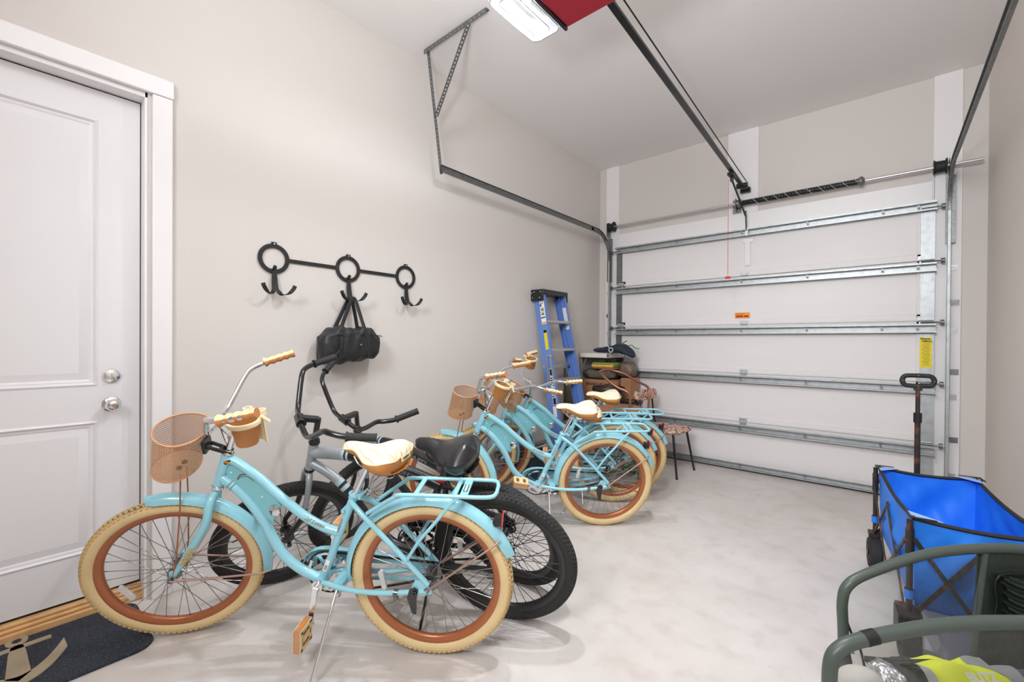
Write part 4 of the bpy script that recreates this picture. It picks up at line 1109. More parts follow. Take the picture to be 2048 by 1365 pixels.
def black_bike(label, pose, crank_ang=200, bar_turn=0., has_saddle=True, wheelrot=0., drop=0.):
    t, SM = put_bike('black_cruiser_bicycle', label, 'black and silver cruiser bicycles', pose); L_ = pose[5]
    hx = lambda z: 1.152-RK/math.sin(HA)-(z-RW)/math.tan(HA)
    BB = (.43, 0, .292); zb = .69
    def split(P, rs, seg=14, cut=None):
        pass
    def fr():
        mb = MB(); mb.mi(1).cyl((hx(.695), 0, .695), (hx(.832), 0, .832), .0215, seg=20)
        TT = catmull([(hx(.78)-.01, 0, .782), (.80, 0, .786), (.70, 0, .785), (.60, 0, .777), (.50, 0, .755), (.40, 0, .722), (.31, 0, .69), (.262, 0, .672)], 6)
        DT = catmull([(hx(.725), 0, .728), (.86, 0, .69), (.80, 0, .645), (.74, 0, .575), (.69, 0, .49), (.63, 0, .40), (.55, 0, .325), (.43, 0, .292)], 6)
        for P, r_, xs in ((TT, .028, .735), (DT, .0225, .795)):
            for lo, hi, mi in ((xs, 9, 1), (xs-.014, xs, 2), (xs-.024, xs-.014, 0), (xs-.036, xs-.024, 2), (-9, xs-.036, 0)):
                pts = []
                for i in range(len(P)-1):
                    a, b_ = P[i], P[i+1]   # x decreasing
                    x1, x0 = max(a.x, b_.x), min(a.x, b_.x)
                    if x1 < lo or x0 > hi: continue
                    def at(x): return a.lerp(b_, (x-a.x)/(b_.x-a.x)) if abs(b_.x-a.x) > 1e-6 else a
                    if not pts: pts.append(at(min(hi, a.x)))
                    pts.append(at(max(lo, b_.x)))
                if len(pts) > 1: mb.mi(mi).tube(pts, r_, 16, caps=False)
        mb.mi(0)
        mb.tube([BB, (.375, 0, .42), (.325, 0, .54), (.262, 0, .69), (.255, 0, .705)], .0165, 14, sub=4)
        mb.cyl((BB[0], -.036, BB[2]), (BB[0], .036, BB[2]), .024, seg=18)
        for s_ in (-1, 1):
            mb.tube([(.275, s_*.014, .655), (.23, s_*.05, .62), (.15, s_*.062, .52), (.02, s_*.069, .37), (0, s_*.07, .345)], .0095, 10, sub=4)
            mb.tube([(BB[0], s_*.022, .292), (.36, s_*.05, .300), (.2, s_*.062, .306), (0, s_*.07, .328)], .0105, 10, sub=4)
            side_prism(mb, [(.07, .31), (.04, .365), (.01, .365), (-.02, .335), (-.02, .318), (.02, .306)], s_*.071, .006)
        return mb.mesh('black_frame_mesh', [satin_m, grey_m, blueband_m], 50)
    f = link('frame', cached('b_frame', fr), t)
    text('brand_letters', 'HUFFY', .026, grey_m, f, basis((-.95, 0, -.3), (-.26, -.3, .9), (.42, .0278, .735)), sx=1.4)
    MB().cyl((.255, 0, .69), (.222+drop*.3, 0, .80-drop), .0128, seg=16).build('seat_post', gloss_m, t)
    MB().torus((.256, 0, .705), (-.3, 0, .95), .0195, .006, 24, 8).build('seat_clamp', redref_m, t)
    if has_saddle:
        saddle(t, Matrix.Translation((.205+drop*.3, 0, .806-drop)) @ Matrix.Rotation(math.radians(-1), 4, 'Y') @ Matrix.Diagonal((1.02, 1.08, 1.2, 1)), True)
    def guard():
        mb = MB(); P = [(.54, .31), (.53, .36), (.50, .392), (.45, .405), (.38, .396), (.10, .366), (-.02, .350), (-.02, .325), (.1, .335), (.30, .352), (.40, .372), (.45, .378), (.49, .365), (.51, .33), (.51, .30)]
        side_prism(mb, P, -.074, .012); return mb.mesh('b_guard', gloss_m)
    link('chain_guard', cached('b_guard', guard), t)
    link('chain', cached('b_chain', lambda: CACHE['t_chain']), t, M=Matrix.Translation((0, 0, -.003)))
    crank(t, BB, math.radians(crank_ang), gloss_m, black_m)
    wheel(t, 'rear_wheel', Matrix.Translation((0, 0, RW)), True, True, .5+wheelrot)
    lean = math.radians(pose[3]); yl = .22; foot = Vector((.34, yl, yl*math.tan(lean)+.004))
    MB().tube([(.33, .02, .28), (.335, .04, .26), foot], .007, 8).box((.33, .0, .285), (.035, .05, .02)).build('kickstand', gloss_m, t)
    def fork():
        mb = MB(); ax0 = Vector((-RK/math.sin(HA), 0, 0)); a = Vector((-math.cos(HA), 0, math.sin(HA))); cr = ax0+a*.355
        for s_ in (-1, 1):
            q = cr+Vector((0, s_*.012, 0))
            P = catmull([q+a*.01, q+a*-.004+Vector((.004, s_*.025, 0)), cr+a*-.03+Vector((.006, s_*.05, 0)), cr+a*-.11+Vector((.006, s_*.056, 0)), ax0*.8+a*.13+Vector((.002, s_*.057, 0)), Vector((-.016, s_*.057, .045)), Vector((-.004, s_*.057, .010))], 5)
            R_ = [.016+(.0115-.016)*i/(len(P)-1) for i in range(len(P))]; c = 17
            mb.mi(1).tube(P[:c+1], R_[:c+1], 12); mb.mi(0).tube(P[c:], R_[c:], 12)
            side_prism(mb, [(-.014, .03), (.006, .03), (.009, -.006), (-.009, -.006)], s_*.057, .005)
        mb.mi(1).cyl(cr, cr+a*.02, .018, seg=16); return mb.mesh('b_fork', [satin_m, grey_m], 50)
    link('fork', cached('b_fork', fork), t, M=SM)
    def cups():
        mb = MB(); a = Vector((-math.cos(HA), 0, math.sin(HA))); ax0 = Vector((-RK/math.sin(HA), 0, 0))
        mb.lathe([(.016, -.006), (.0245, -.004), (.026, .002), (.022, .008), (.024, .014), (.02, .022), (.014, .03)], tuple(ax0+a*.545), tuple(a), 24)
        return mb.mesh('b_headset', gloss_m, 40)
    def race():
        a = Vector((-math.cos(HA), 0, math.sin(HA))); ax0 = Vector((-RK/math.sin(HA), 0, 0))
        return MB().lathe([(.016, -.006), (.025, -.004), (.025, .004), (.016, .006)], tuple(ax0+a*.384), tuple(a), 24).mesh('b_race', gloss_m, 40)
    link('crown_race', cached('b_race', race), t, M=SM)
    link('headset', cached('b_cups', cups), t, M=SM)
    BT = SM @ Matrix.Translation((0, 0, 0))
    if bar_turn:
        a = Vector((-math.cos(HA), 0, math.sin(HA))); ax0 = Vector((-RK/math.sin(HA), 0, 0))
        BT = SM @ Matrix.Translation(ax0) @ Matrix.Rotation(math.radians(bar_turn), 4, a) @ Matrix.Translation(-ax0)
    def stem():
        mb = MB(); a = Vector((-math.cos(HA), 0, math.sin(HA))); ax0 = Vector((-RK/math.sin(HA), 0, 0)); q = ax0+a*.68
        mb.cyl(ax0+a*.56, q, .0135, seg=16); mb.bar(q-a*.006, (-.25, 0, .665), .026, .022, (.4, 0, 1)); mb.cyl((-.242, -.028, .655), (-.242, .028, .655), .022, seg=18)
        return mb.mesh('b_stem', gloss_m, 40)
    link('stem', cached('b_stem', stem), t, M=BT)
    HPb = [(-.24, 0, .655), (-.24, .035, .652), (-.246, .10, .640), (-.27, .155, .672), (-.312, .225, .735), (-.335, .262, .742), (-.382, .300, .730), (-.485, .345, .705)]
    def hb(): return MB().tube([(x, -y, z) for x, y, z in HPb[::-1]]+HPb[1:], .0125, 14, sub=6).mesh('b_bar', gloss_m, 50)
    h_ = link('handlebar', cached('b_bar', hb), t, M=BT)
    for s_ in (-1, 1):
        a = Vector(HPb[-2]); e = Vector(HPb[-1]); dd = (e-a).normalized(); a2 = e-dd*.115; e2 = e+dd*.006
        grip(h_, (a2.x, s_*a2.y, a2.z), (e2.x, s_*e2.y, e2.z), Matrix(), rubber_m, None, wavy=False)
    wheel(t, 'front_wheel', SM, True, False, 1.2+wheelrot)
    return t

turquoise_bike('turquoise cruiser bicycle nearest the camera, beside the doormat, with cream tyres and copper basket', (-1.407, 1.162, 215.5, 7.8, 22.8, 1.087), crank_ang=-80, legspread=.82, saddle_yaw=-12, pedal_ang=95)
turquoise_bike('turquoise cruiser bicycle in front of the three standing by the ladder', (-1.505, 2.752, 222.5, 10.2, -18, 1.087), crank_ang=35, wheelrot=.4, pedal_ang=10, cup_tilt=-.35)
turquoise_bike('turquoise cruiser bicycle in the middle of the three standing by the ladder', (-1.666, 3.211, 215.2, 9.1, 29.5, 1.087), tilt=.5, saddle_drop=.12, crank_ang=60, wheelrot=1.1, cup=0)
turquoise_bike('turquoise cruiser bicycle at the back of the three, closest to the ladder', (-1.671, 3.45, 219, 8.2, 33, 1.087), tilt=.22, crank_ang=30, wheelrot=2., cup=-1)
black_bike('black and silver cruiser bicycle leaning just behind the nearest turquoise bicycle', (-1.326, 1.536, 205.1, 15.9, 49.8, 1.152), crank_ang=150)
black_bike('black and silver cruiser bicycle with handlebar swung round, nearest the wall below the duffel bag', (-1.487, 1.805, 188.2, 24.2, 84, 1.152), crank_ang=20, drop=.07)

# ================================================================== LADDER
lad_m = mat('blue_fibreglass', (104, 138, 204), .45, bump=.05, bscale=200)
alu_m = mat('aluminium_tread', (188, 186, 182), .35, .75)
ld = thing('step_ladder', 'blue fibreglass folding step ladder with black top leaning on the left wall', 'ladder', (-2.36, 3.83, 0))
def lw_(x, y, z): return Vector((x+2.37, y-3.76, z))
TL, BL = lw_(-2.665, 3.475, 1.785), lw_(-2.375, 3.47, .0); TR_, BR = lw_(-2.655, 3.855, 1.785), lw_(-2.365, 4.03, .0)
def rail(a, b, inward, name='front_rail', off=0., dep=.072, m=lad_m):
    a = a+Vector((off, 0, 0)); b = b+Vector((off, 0, 0)); y = Vector((0, inward, 0)); dd = (a-b).normalized(); xx = y.cross(dd).normalized()
    if xx.x < 0: xx = -xx
    mb = MB().bar(b, a, dep, .005, y)
    for s_ in (-1, 1): mb.bar(b+xx*s_*dep/2+y*.014, a+xx*s_*dep/2+y*.014, .005, .030, y)
    return mb.build(name, m, ld), xx, dd
rl1, xx, dd = rail(TL, BL, 1); rr1, _, _ = rail(TR_, BR, -1)
rail(TL+Vector((0, .004, -.03)), BL+Vector((0, .004, .02)), 1, 'rear_rail', -.062, .045); rail(TR_+Vector((0, -.004, -.03)), BR+Vector((0, -.004, .02)), -1, 'rear_rail', -.062, .045)
for z in (.30, .60, .90, 1.20, 1.48):
    t = z/1.75; a = BL.lerp(TL, t); b = BR.lerp(TR_, t)
    mb = MB().bar(a+Vector((0, .004, .0)), b-Vector((0, .004, .0)), .082, .004, (0, 0, 1)); 
    for s_ in (-1, 1): mb.bar(a+Vector((s_*.04, .004, -.012)), b+Vector((s_*.04, -.004, -.012)), .003, .026, (0, 0, 1))
    mb.build('tread', alu_m, ld)
for z in (.45, 1.02):
    t = z/1.75; a = BL.lerp(TL, t)+Vector((-.07, 0, 0)); b = BR.lerp(TR_, t)+Vector((-.07, 0, 0)); MB().bar(a, b, .03, .03).build('rear_brace', alu_m, ld)
c = (TL+TR_)/2+Vector((-.03, 0, .012))
tp = MB().box(c, (.165, .445, .05)); tp.bx(c.x-.08, c.x+.08, c.y-.226, c.y-.216, c.z-.09, c.z+.02).bx(c.x-.08, c.x+.08, c.y+.216, c.y+.226, c.z-.09, c.z+.02)
o = tp.build('top_cap', black_m, ld); bevel(o, .008, 3)
mb = MB()
for dx, dz in ((-.06, -.01), (-.03, .0), (.05, .0), (-.05, -.06), (.04, -.06)): mb.cyl((c.x+dx, c.y-.2265, c.z+dz), (c.x+dx, c.y-.230, c.z+dz), .007, seg=10)
mb.build('rivets', steel_m, o)
def on_rail(z, off=0.): t = z/1.75; return BL.lerp(TL, t)+Vector((off, -.0035, 0))
def sticker(z0, z1, w, m, name, off=0.):
    a, b = on_rail(z0, off), on_rail(z1, off); return MB().bar(a, b, w, .0012, (0, -1, 0)).build(name, m, rl1)
upd = dd
RBL = lambda z, off=0., e=.0012: basis((1, 0, .0), upd, on_rail(z, off)+Vector((0, -e, 0)))
s1 = sticker(1.44, 1.67, .056, paper_m, 'size_label')
text('label_text', "6'", .055, ink_m, s1, RBL(1.63, -.010), bold=.0012); 
text('label_text', "FT", .016, ink_m, s1, RBL(1.655, .016))
mb = MB()
for z, h_, w_, in ((1.595, .006, .04), (1.575, .014, .03), (1.50, .012, .05)): mb.bar(on_rail(z)+Vector((0, -.001, 0)), on_rail(z+h_)+Vector((0, -.001, 0)), w_, .0008, (0, -1, 0))
mb.build('label_print', mat('navy_ink', (50, 54, 90), .5), s1)
mb = MB().bar(on_rail(1.445)+Vector((0, -.001, 0)), on_rail(1.46)+Vector((0, -.001, 0)), .054, .0008, (0, -1, 0)).bar(on_rail(1.555)+Vector((0, -.001, 0)), on_rail(1.566)+Vector((0, -.001, 0)), .04, .0008, (0, -1, 0)); mb.build('label_print', orange_m, s1)
MB().bar(on_rail(1.53)+Vector((0, -.001, 0)), on_rail(1.55)+Vector((0, -.001, 0)), .032, .0008, (0, -1, 0)).build('label_print', mat('olive_print', (110, 120, 50), .5), s1)
s2 = sticker(1.19, 1.385, .036, yellow_m, 'warning_label', .0)
MB().bar(on_rail(1.355)+Vector((0, -.001, 0)), on_rail(1.384)+Vector((0, -.001, 0)), .036, .0008, (0, -1, 0)).build('label_print', ink_m, s2)
s3 = sticker(.66, 1.0, .034, ink_m, 'brand_label', .012)
sticker(.655, 1.005, .042, paper_m, 'brand_label_border', .012).location = (0, .0006, 0)
text('brand_text', 'LOUISVILLE', .036, paper_m, s3, basis(-upd, (1, 0, 0), on_rail(.83, .012)+Vector((0, -.0013, 0))) @ Matrix.Rotation(PI, 4, 'Z'), bold=.0015, sx=1.25)
s4 = sticker(.54, .64, .04, paper_m, 'paper_label', .0)
mb = MB().bar(on_rail(1.13, .012)+Vector((-.03, -.006, 0)), on_rail(1.13, .012)+Vector((.04, -.006, 0)), .02, .006, (0, -1, 0))
for o1, o2, z in ((-.018, -.030, .86), (.03, .035, .92)): mb.bar(on_rail(1.13)+Vector((o1+.005, -.010, 0)), on_rail(z)+Vector((o2, -.010, 0)), .013, .004, (0, -1, 0))
mb.build('spreader', alu_m, ld)
t_ = 1.55/1.75
MB().bar(BR.lerp(TR_, .80)+Vector((.0, -.006, 0)), BR.lerp(TR_, .93)+Vector((.0, -.006, 0)), .055, .0012, (0, -1, 0)).build('white_label', paper_m, rr1)
for p in (BL, BR):
    o = MB().box(p+Vector((-.02, 0, .012)), (.15, .04, .024)).build('foot', black_m, ld); bevel(o, .005)

# ================================================================== CORNER CLUTTER
glass_m = mat('clear_glass', (214, 232, 226), .03, trans=1.)
edge_m = mat('green_glass_edge', (70, 176, 150), .2)
gp = thing('glass_tabletop', 'clear glass tabletop with green edge standing behind the ladder', 'glass panel', (-2.45, 4.13, 0))
MB().bar((-.13, 0, .0), (-.27, 0, 1.0), .010, .30, (1, 0, .1)).build('glass_pane', glass_m, gp)
MB().bar((.02, 0, .0), (-.118, 0, .99), .012, .006, (1, 0, .1)).build('glass_edge', edge_m, gp)
# cooler
cl = thing('cooler', 'navy blue picnic cooler with grey lid on the floor by the ladder foot', 'cooler', (-2.555, 3.17, 0))
navy_m = mat('navy_plastic', (36, 52, 74), .45); greylid_m = mat('grey_plastic', (130, 128, 126), .5)
bevel(MB().box((0, 0, .17), (.32, .24, .34)).build('cooler_body', navy_m, cl), .02, 3)
lid = MB().box((0, 0, .365), (.335, .255, .05)); bevel(lid.build('cooler_lid', greylid_m, cl), .015, 3)
MB().tube([(.17, -.10, .31), (.185, -.09, .335), (.185, .09, .335), (.17, .10, .31)], .009, 8, sub=4).build('cooler_handle', mat('pale_grey_plastic', (196, 194, 190), .4), cl)

brownk_m = mat('dark_brown_resin', (62, 46, 38), .42, bump=.1, bscale=12)
card_m = mat('cardboard', (176, 128, 92), .75, var=.12, vscale=10)
cardd_m = mat('shaded_flap_cardboard', (150, 106, 74), .8, var=.15, vscale=12)
tb = thing('brown_tub', 'large dark brown resin tub standing on the floor right of the ladder', 'tub', (-2.27, 4.27, 0))
mb = MB().lathe([(0, .0), (.12, .0), (.14, .2), (.155, .75), (.172, .77), (.177, .79), (.170, .81), (.155, .805), (.150, .76), (.13, .08), (0, .06)], (0, 0, 0), (0, 0, 1), 48)
mb.build('tub_body', brownk_m, tb)
MB().torus((0, 0, .62), (0, 0, 1), .158, .014, 48, 10).build('tub_band', brownk_m, tb)
def carton(name, label, c, d, rz=0, words=None, flaps=True, group=None):
    t = thing(name, label, 'box', (c[0], c[1], c[2]-d[2]/2), rz, group)
    o = MB().box((0, 0, d[2]/2), d).build('carton', card_m, t); bevel(o, .004)
    if flaps:
        MB().box((0, 0, d[2]+.0015), (d[0]*.98, .05, .002)).build('packing_tape', mat('brown_tape', (160, 120, 84), .3), o)
    if words:
        for w, sz, x, z in words: text('printed_text', w, sz, mat('carton_ink', (50, 34, 28), .7), o, basis((1, 0, 0), (0, 0, 1), (x, -d[1]/2-.001, z)), bold=.0012)
    for hx_ in (-1, 1):
        MB().prism(rrect(-.03, .03, -.012, .012, .011), basis((0, 1, 0), (0, 0, 1), (hx_*(d[0]/2+.0008), 0, d[2]*.7)), .002).build('hand_hole', ink_m, o)
    return t
carton('cardboard_box', 'cardboard box printed with large dark letters, above the brown tub', (-2.50, 4.60, .72), (.46, .30, .28), 0, [('ENVIRO-FLAME', .046, .0, .225), ('FIRE LOGS', .028, .05, .172)])
carton('cardboard_box', 'plain cardboard box on the floor under the printed box', (-2.49, 4.62, .2895), (.48, .32, .579), 0)
carton('cardboard_box', 'tall brown cardboard box with hand holes, right of the printed box by the garage door', (-2.195, 4.63, .445), (.12, .22, .89), 0, [])
def blob(c, d, n=2.6, amp=.05, seed=1, nu=40, nv=24):
    rnd = random.Random(seed); ph = [rnd.uniform(0, 6) for _ in range(8)]
    def f(u, v):
        a = 2*PI*u; b = PI*(v-.5); p = 2/n; ca, sa, cb, sb = math.cos(a), math.sin(a), math.cos(b), math.sin(b)
        e = lambda q: math.copysign(abs(q)**p, q)
        w = 1+amp*(math.sin(3*a+ph[0]+2*b)+.7*math.sin(5*a-4*b+ph[1])+.6*math.sin(9*a+ph[2]+6*b)+.5*math.sin(13*a-9*b+ph[3]))*cb
        return Vector((c[0]+d[0]/2*e(cb)*e(ca)*w, c[1]+d[1]/2*e(cb)*e(sa)*w, c[2]+d[2]/2*e(sb)*(1+(w-1)*.6)))
    return MB().grid(f, nu, nv, cu=True)
film_m = vinyl_material('shrink_film', (235, 235, 235), .10)
wr = thing('wrapped_bag', 'grey brown bundle in clear plastic wrap resting on the printed cardboard box', 'bag', (-2.53, 4.59, .861))
blob((0, 0, .06), (.36, .24, .12), 3.4, .03, 4).build('bundle', mat('taupe_fabric', (118, 100, 88), .7, bump=.4, bscale=20), wr, 70)
blob((0, 0, .064), (.385, .262, .13), 3.2, .05, 9).build('plastic_wrap', film_m, wr, 70)
pb = thing('paper_sack', 'crumpled brown paper sack beside the wrapped bundle, near the garage door track', 'bag', (-2.235, 4.64, .892))
blob((.0, .0, .085), (.17, .20, .165), 3.0, .06, 12).build('sack', mat('kraft_paper', (150, 112, 74), .8, bump=.8, bscale=14, var=.4, vscale=16), pb, 35)
blob((.01, .0, .09), (.20, .23, .19), 2.6, .04, 5).build('plastic_cover', film_m, pb, 70)
pk = thing('garden_packet', 'olive green packet with an orange stripe lying under the navy bag', 'packet', (-2.425, 4.49, 1.005))
o = MB().box((0, 0, .028), (.27, .17, .056)); o = o.build('packet_body', mat('olive_green_film', (142, 150, 52), .35, bump=.4, bscale=16), pk); bevel(o, .012, 3)
MB().bx(-.134, .134, -.0865, -.085, .004, .022).build('orange_stripe', orange_m, o); MB().bx(-.134, .134, -.0867, -.085, .022, .027).build('white_stripe', paper_m, o)
MB().bx(-.13, .13, -.07, .07, -.014, .0).build('tray', card_m, pk)
ft = thing('folding_table', 'white folding table with dark underside between the ladder and the garage door', 'table', (-2.50, 4.62, 0))
bevel(MB().bx(-.235, .13, -.19, .23, 1.112, 1.165).build('tabletop', mat('off_white_laminate', (232, 228, 216), .5), ft), .006)
bevel(MB().bx(.118, .133, -.192, -.170, 1.12, 1.16).build('corner_latch', galvd_m, ft), .002)
MB().bx(-.22, .11, -.17, .22, 1.09, 1.112).build('underside', ink_m, ft)
for x, y in ((-.222, -.17), (-.222, .215), (.20, .215)):
    x = x if x < 0 else .11
    MB().tube([(x, y, 1.10), (x, y, .0)], .011, 8).build('leg', alu_m if x < 0 else black_m, ft)
MB().tube([(-.222, -.17, .95), (-.16, -.17, 1.10)], .006, 8).build('leg_brace', alu_m, ft)
nb = thing('navy_tote_bag', 'crumpled navy blue cloth bag with a white ring logo lying on the white folding table', 'bag', (-2.36, 4.56, 1.172))
def nav(u, v):
    a = 2*PI*u; t = v*2-1; s_ = max(0, 1-abs(t)**4)**.5; x = .25*t
    drp = -.085*max(0, (t-.45)/.55)**1.5
    h_ = .040+.010*math.sin(4*t+1)+.022*max(0, t+.2)
    w = 1+.10*math.sin(7*t+3*a)+.06*math.sin(13*t-4*a)
    zz = .036+.01*t+drp+h_*s_*math.sin(a)*w
    return Vector((x, (.135*s_)*math.cos(a)*(1+.06*math.sin(9*t+2*a)), max(zz, .0 if t < .45 else -.11)))
MB().grid(nav, 40, 36, cu=True).build('cloth', mat('navy_cloth', (40, 45, 62), .75, bump=.4, bscale=24), nb, 70)
lg = MB().lathe([(.020, -.002), (.028, -.002), (.028, .002), (.020, .002)], (.035, -.142, .034), (0, 1, .05), 28, True)
lg.box((-.002, -.13, .070), (.034, .004, .006), Matrix.Rotation(.7, 3, 'Y')).box((.022, -.141, -.002), (.008, .004, .008)); lg.build('ring_logo', paper_m, nb)
gl_m = mat('green_nylon_rope', (52, 168, 60), .5)
gr = thing('green_strap', 'bright green webbing strap poking out on top of the navy bag', 'strap', (-2.30, 4.66, 1.25))
MB().tube([(-.05, 0, -.03), (.0, 0, .03), (.05, 0, .06)], .014, 8, sub=4, flat=.4).tube([(.06, 0, .0), (.10, .02, .01), (.15, 0, -.02), (.2, .0, -.03)], .01, 8, sub=4, flat=.5).build('webbing', gl_m, gr)
# green garden hose seen through the rear wheels
gh = thing('garden_hose', 'coiled green garden hose on the floor behind the bicycle rear wheels', 'hose', (-1.98, 3.98, 0))
P = [(( .14+.012*math.sin(i*.37))*math.cos(i*.35), (.14+.012*math.sin(i*.37))*math.sin(i*.35), .012+.0022*i+.006*math.sin(i*1.3)) for i in range(100)]
MB().tube(P, .010, 8).build('hose', mat('green_hose_rubber', (30, 116, 44), .4), gh)

# ------------------------------------------------------------------ copper stool
cop_m = mat('brushed_copper_tube', (170, 116, 88), .34, .75)
rat_m = mat('brown_rattan_seat', (166, 118, 88), .7, bump=.5, bscale=60)
cs = thing('copper_armchair', 'tall copper tube armchair with round brown seat in front of the cardboard boxes', 'chair', (-1.93, 3.90, 0), math.radians(30))
def Lc(x, y, z):
    a = -math.radians(30); dx, dy = x+1.93, y-3.90; return (dx*math.cos(a)-dy*math.sin(a), dx*math.sin(a)+dy*math.cos(a), z)
arm = [Lc(-1.80, 3.80, .655), Lc(-1.80, 3.80, .78), Lc(-1.83, 3.79, .830), Lc(-1.92, 3.77, .868), Lc(-2.04, 3.77, .945), Lc(-2.125, 3.82, .995), Lc(-2.155, 3.93, 1.01), Lc(-2.135, 4.05, 1.005), Lc(-2.02, 4.10, .975), Lc(-1.86, 4.09, .905), Lc(-1.735, 4.04, .865), Lc(-1.70, 4.0, .815), Lc(-1.70, 3.99, .655)]
MB().tube(arm, .0115, 10, sub=6).build('arm_rail', cop_m, cs)
mb = MB().lathe([(0, .03), (.14, .03), (.2, .024), (.225, .012), (.23, 0), (.225, -.012), (.2, -.02), (0, -.02)], (-.02, 0, .645), (0, 0, 1), 40); mb.build('seat', rat_m, cs)
MB().torus((-.02, 0, .63), (0, 0, 1), .222, .011, 48, 8).build('seat_ring', cop_m, cs)
for x, y in ((.13, -.14), (.13, .14), (-.17, -.14), (-.17, .14)):
    MB().tube([(x, y, .63), (x*1.12, y*1.12, .006)], .0115, 10).build('leg', cop_m, cs)
MB().tube([(.14, -.15, .25), (.14, .15, .25), (-.18, .15, .25), (-.18, -.15, .25)], .008, 8, closed=True).build('foot_rail', cop_m, cs)
wb = thing('wire_basket', 'black wire basket standing on the patterned chair back side behind the copper chair', 'basket', (-2.03, 4.33, 0))
wb['label'] = 'tall black wire basket between the copper chair and the patterned chair'
mb = MB().grid(lambda u, v: Vector(((.10*(.75+.25*v))*(abs(math.cos(2*PI*u))**.5)*math.copysign(1, math.cos(2*PI*u)), (.10*(.75+.25*v))*(abs(math.sin(2*PI*u))**.5)*math.copysign(1, math.sin(2*PI*u)), .01+.66*v)), 48, 8, cu=True, uv=True)
o = mb.build('wire_mesh', wireblack_m, wb, 60)
fb = lambda u, v: Vector(((.10*(.75+.25*v))*(abs(math.cos(2*PI*u))**.5)*math.copysign(1, math.cos(2*PI*u)), (.10*(.75+.25*v))*(abs(math.sin(2*PI*u))**.5)*math.copysign(1, math.sin(2*PI*u)), .01+.66*v))
MB().tube([fb(i/48, 1) for i in range(48)], .006, 8, closed=True).build('rim', black_m, wb); MB().tube([fb(i/48, 0) for i in range(48)], .004, 8, closed=True).build('base_ring', black_m, wb)

# ------------------------------------------------------------------ patterned kitchen chair
pat_m = checker_mat('pink_ditsy_fabric', (226, 182, 160), (40, 46, 60), 26)
pc = thing('patterned_chair', 'kitchen chair with pink and navy patterned seat and black legs by the garage door', 'chair', (-1.70, 4.36, 0), math.radians(-3))
def pad(c, d, M=None, amp=.0):
    mb = MB(); 
    def f(u, v):
        a = 2*PI*u; b = PI*(v-.5); p = .35; e = lambda q, p_: math.copysign(abs(q)**p_, q)
        return Vector((d[0]/2*e(math.cos(b), .4)*e(math.cos(a), p), d[1]/2*e(math.cos(b), .4)*e(math.sin(a), p), d[2]/2*e(math.sin(b), .75)))
    mb.grid(f, 40, 20, cu=True)
    if M is not None: mb.xf(M)
    mb.xf(Matrix.Translation(c)); return mb
pad((.02, 0, .425), (.43, .42, .055)).build('seat', pat_m, pc, 70)
pad((-.205, .02, .745), (.05, .46, .115), Matrix.Rotation(math.radians(-8), 4, 'Y')).build('backrest', pat_m, pc, 70)
for x, y, x2, y2 in ((.17, -.16, .235, -.22), (.17, .16, .235, .20), (-.15, -.16, -.21, -.2), (-.15, .16, -.21, .2)):
    MB().tube([(x, y, .41), (x2, y2, .006)], [.012, .0095], 10).tube([(x2, y2, .008), (x2*1.005, y2*1.005, .0)], .012, 10).build('leg', black_m, pc)
for y in (-.16, .18): MB().tube([(-.17, y, .42), (-.20, y, .60), (-.215, y, .74)], .0095, 10, sub=3).build('back_post', black_m, pc)

# ================================================================== BLUE WAGON
blue_m = mat('royal_blue_canvas', (34, 126, 236), .5, bump=.25, bscale=7)
trimk_m = mat('black_binding', (34, 32, 32), .7)
rust_m = mat('rusty_black_steel', (44, 36, 32), .5, dirt=(126, 72, 44), vscale=16, detail=6)
wg = thing('folding_wagon', 'bright blue canvas folding wagon with black frame by the right wall', 'wagon', (.236, 2.875, 0), math.radians(7.5))
HWx, HLy, ZT, ZB = .200, .44, .575, .215
def sag(t): return -.030*math.sin(PI*t)
corn = [(-HWx, HLy), (-HWx, -HLy), (HWx, -HLy), (HWx, HLy)]
def wall(i, inset, wr=.010):
    a = corn[i]; b = corn[(i+1) % 4]
    def f(u, v):
        x = a[0]+(b[0]-a[0])*u; y = a[1]+(b[1]-a[1])*u; zt = ZT+sag(u)*(1 if i in (0, 2) else .5); z = ZB+(zt-ZB)*v
        nx, ny = (b[1]-a[1]), -(b[0]-a[0]); l = math.hypot(nx, ny); nx /= -l; ny /= -l
        bulge = (-.020*math.sin(PI*u)*math.sin(PI*v)) + wr*(math.sin(11*u+7*v+i)+.7*math.sin(23*u-9*v+2*i))*math.sin(PI*v)*math.sin(PI*u)
        tp = 1-.05*(1-v); return Vector(((x+nx*(inset+bulge))*tp, (y+ny*(inset+bulge))*tp, z))
    return f
for i in range(4):
    mb = MB().grid(wall(i, 0.), 30, 14); n0 = len(mb.v); mb.grid(wall(i, .006), 30, 14, flip=True)
    p = mb.build('canvas_side', blue_m, wg, 70); e = wall(i, .003)
    MB().tube([e(k_/30, 1) for k_ in range(31)], .0085, 6).build('edge_binding', trimk_m, p)
MB().grid(lambda u, v: Vector((-HWx*.93+2*HWx*.93*u, -HLy*.93+2*HLy*.93*v, ZB+.006*math.sin(7*u+5*v))), 12, 16).bx(-HWx*.93, HWx*.93, -HLy*.93, HLy*.93, ZB-.015, ZB-.002).build('canvas_floor', blue_m, wg, 70)
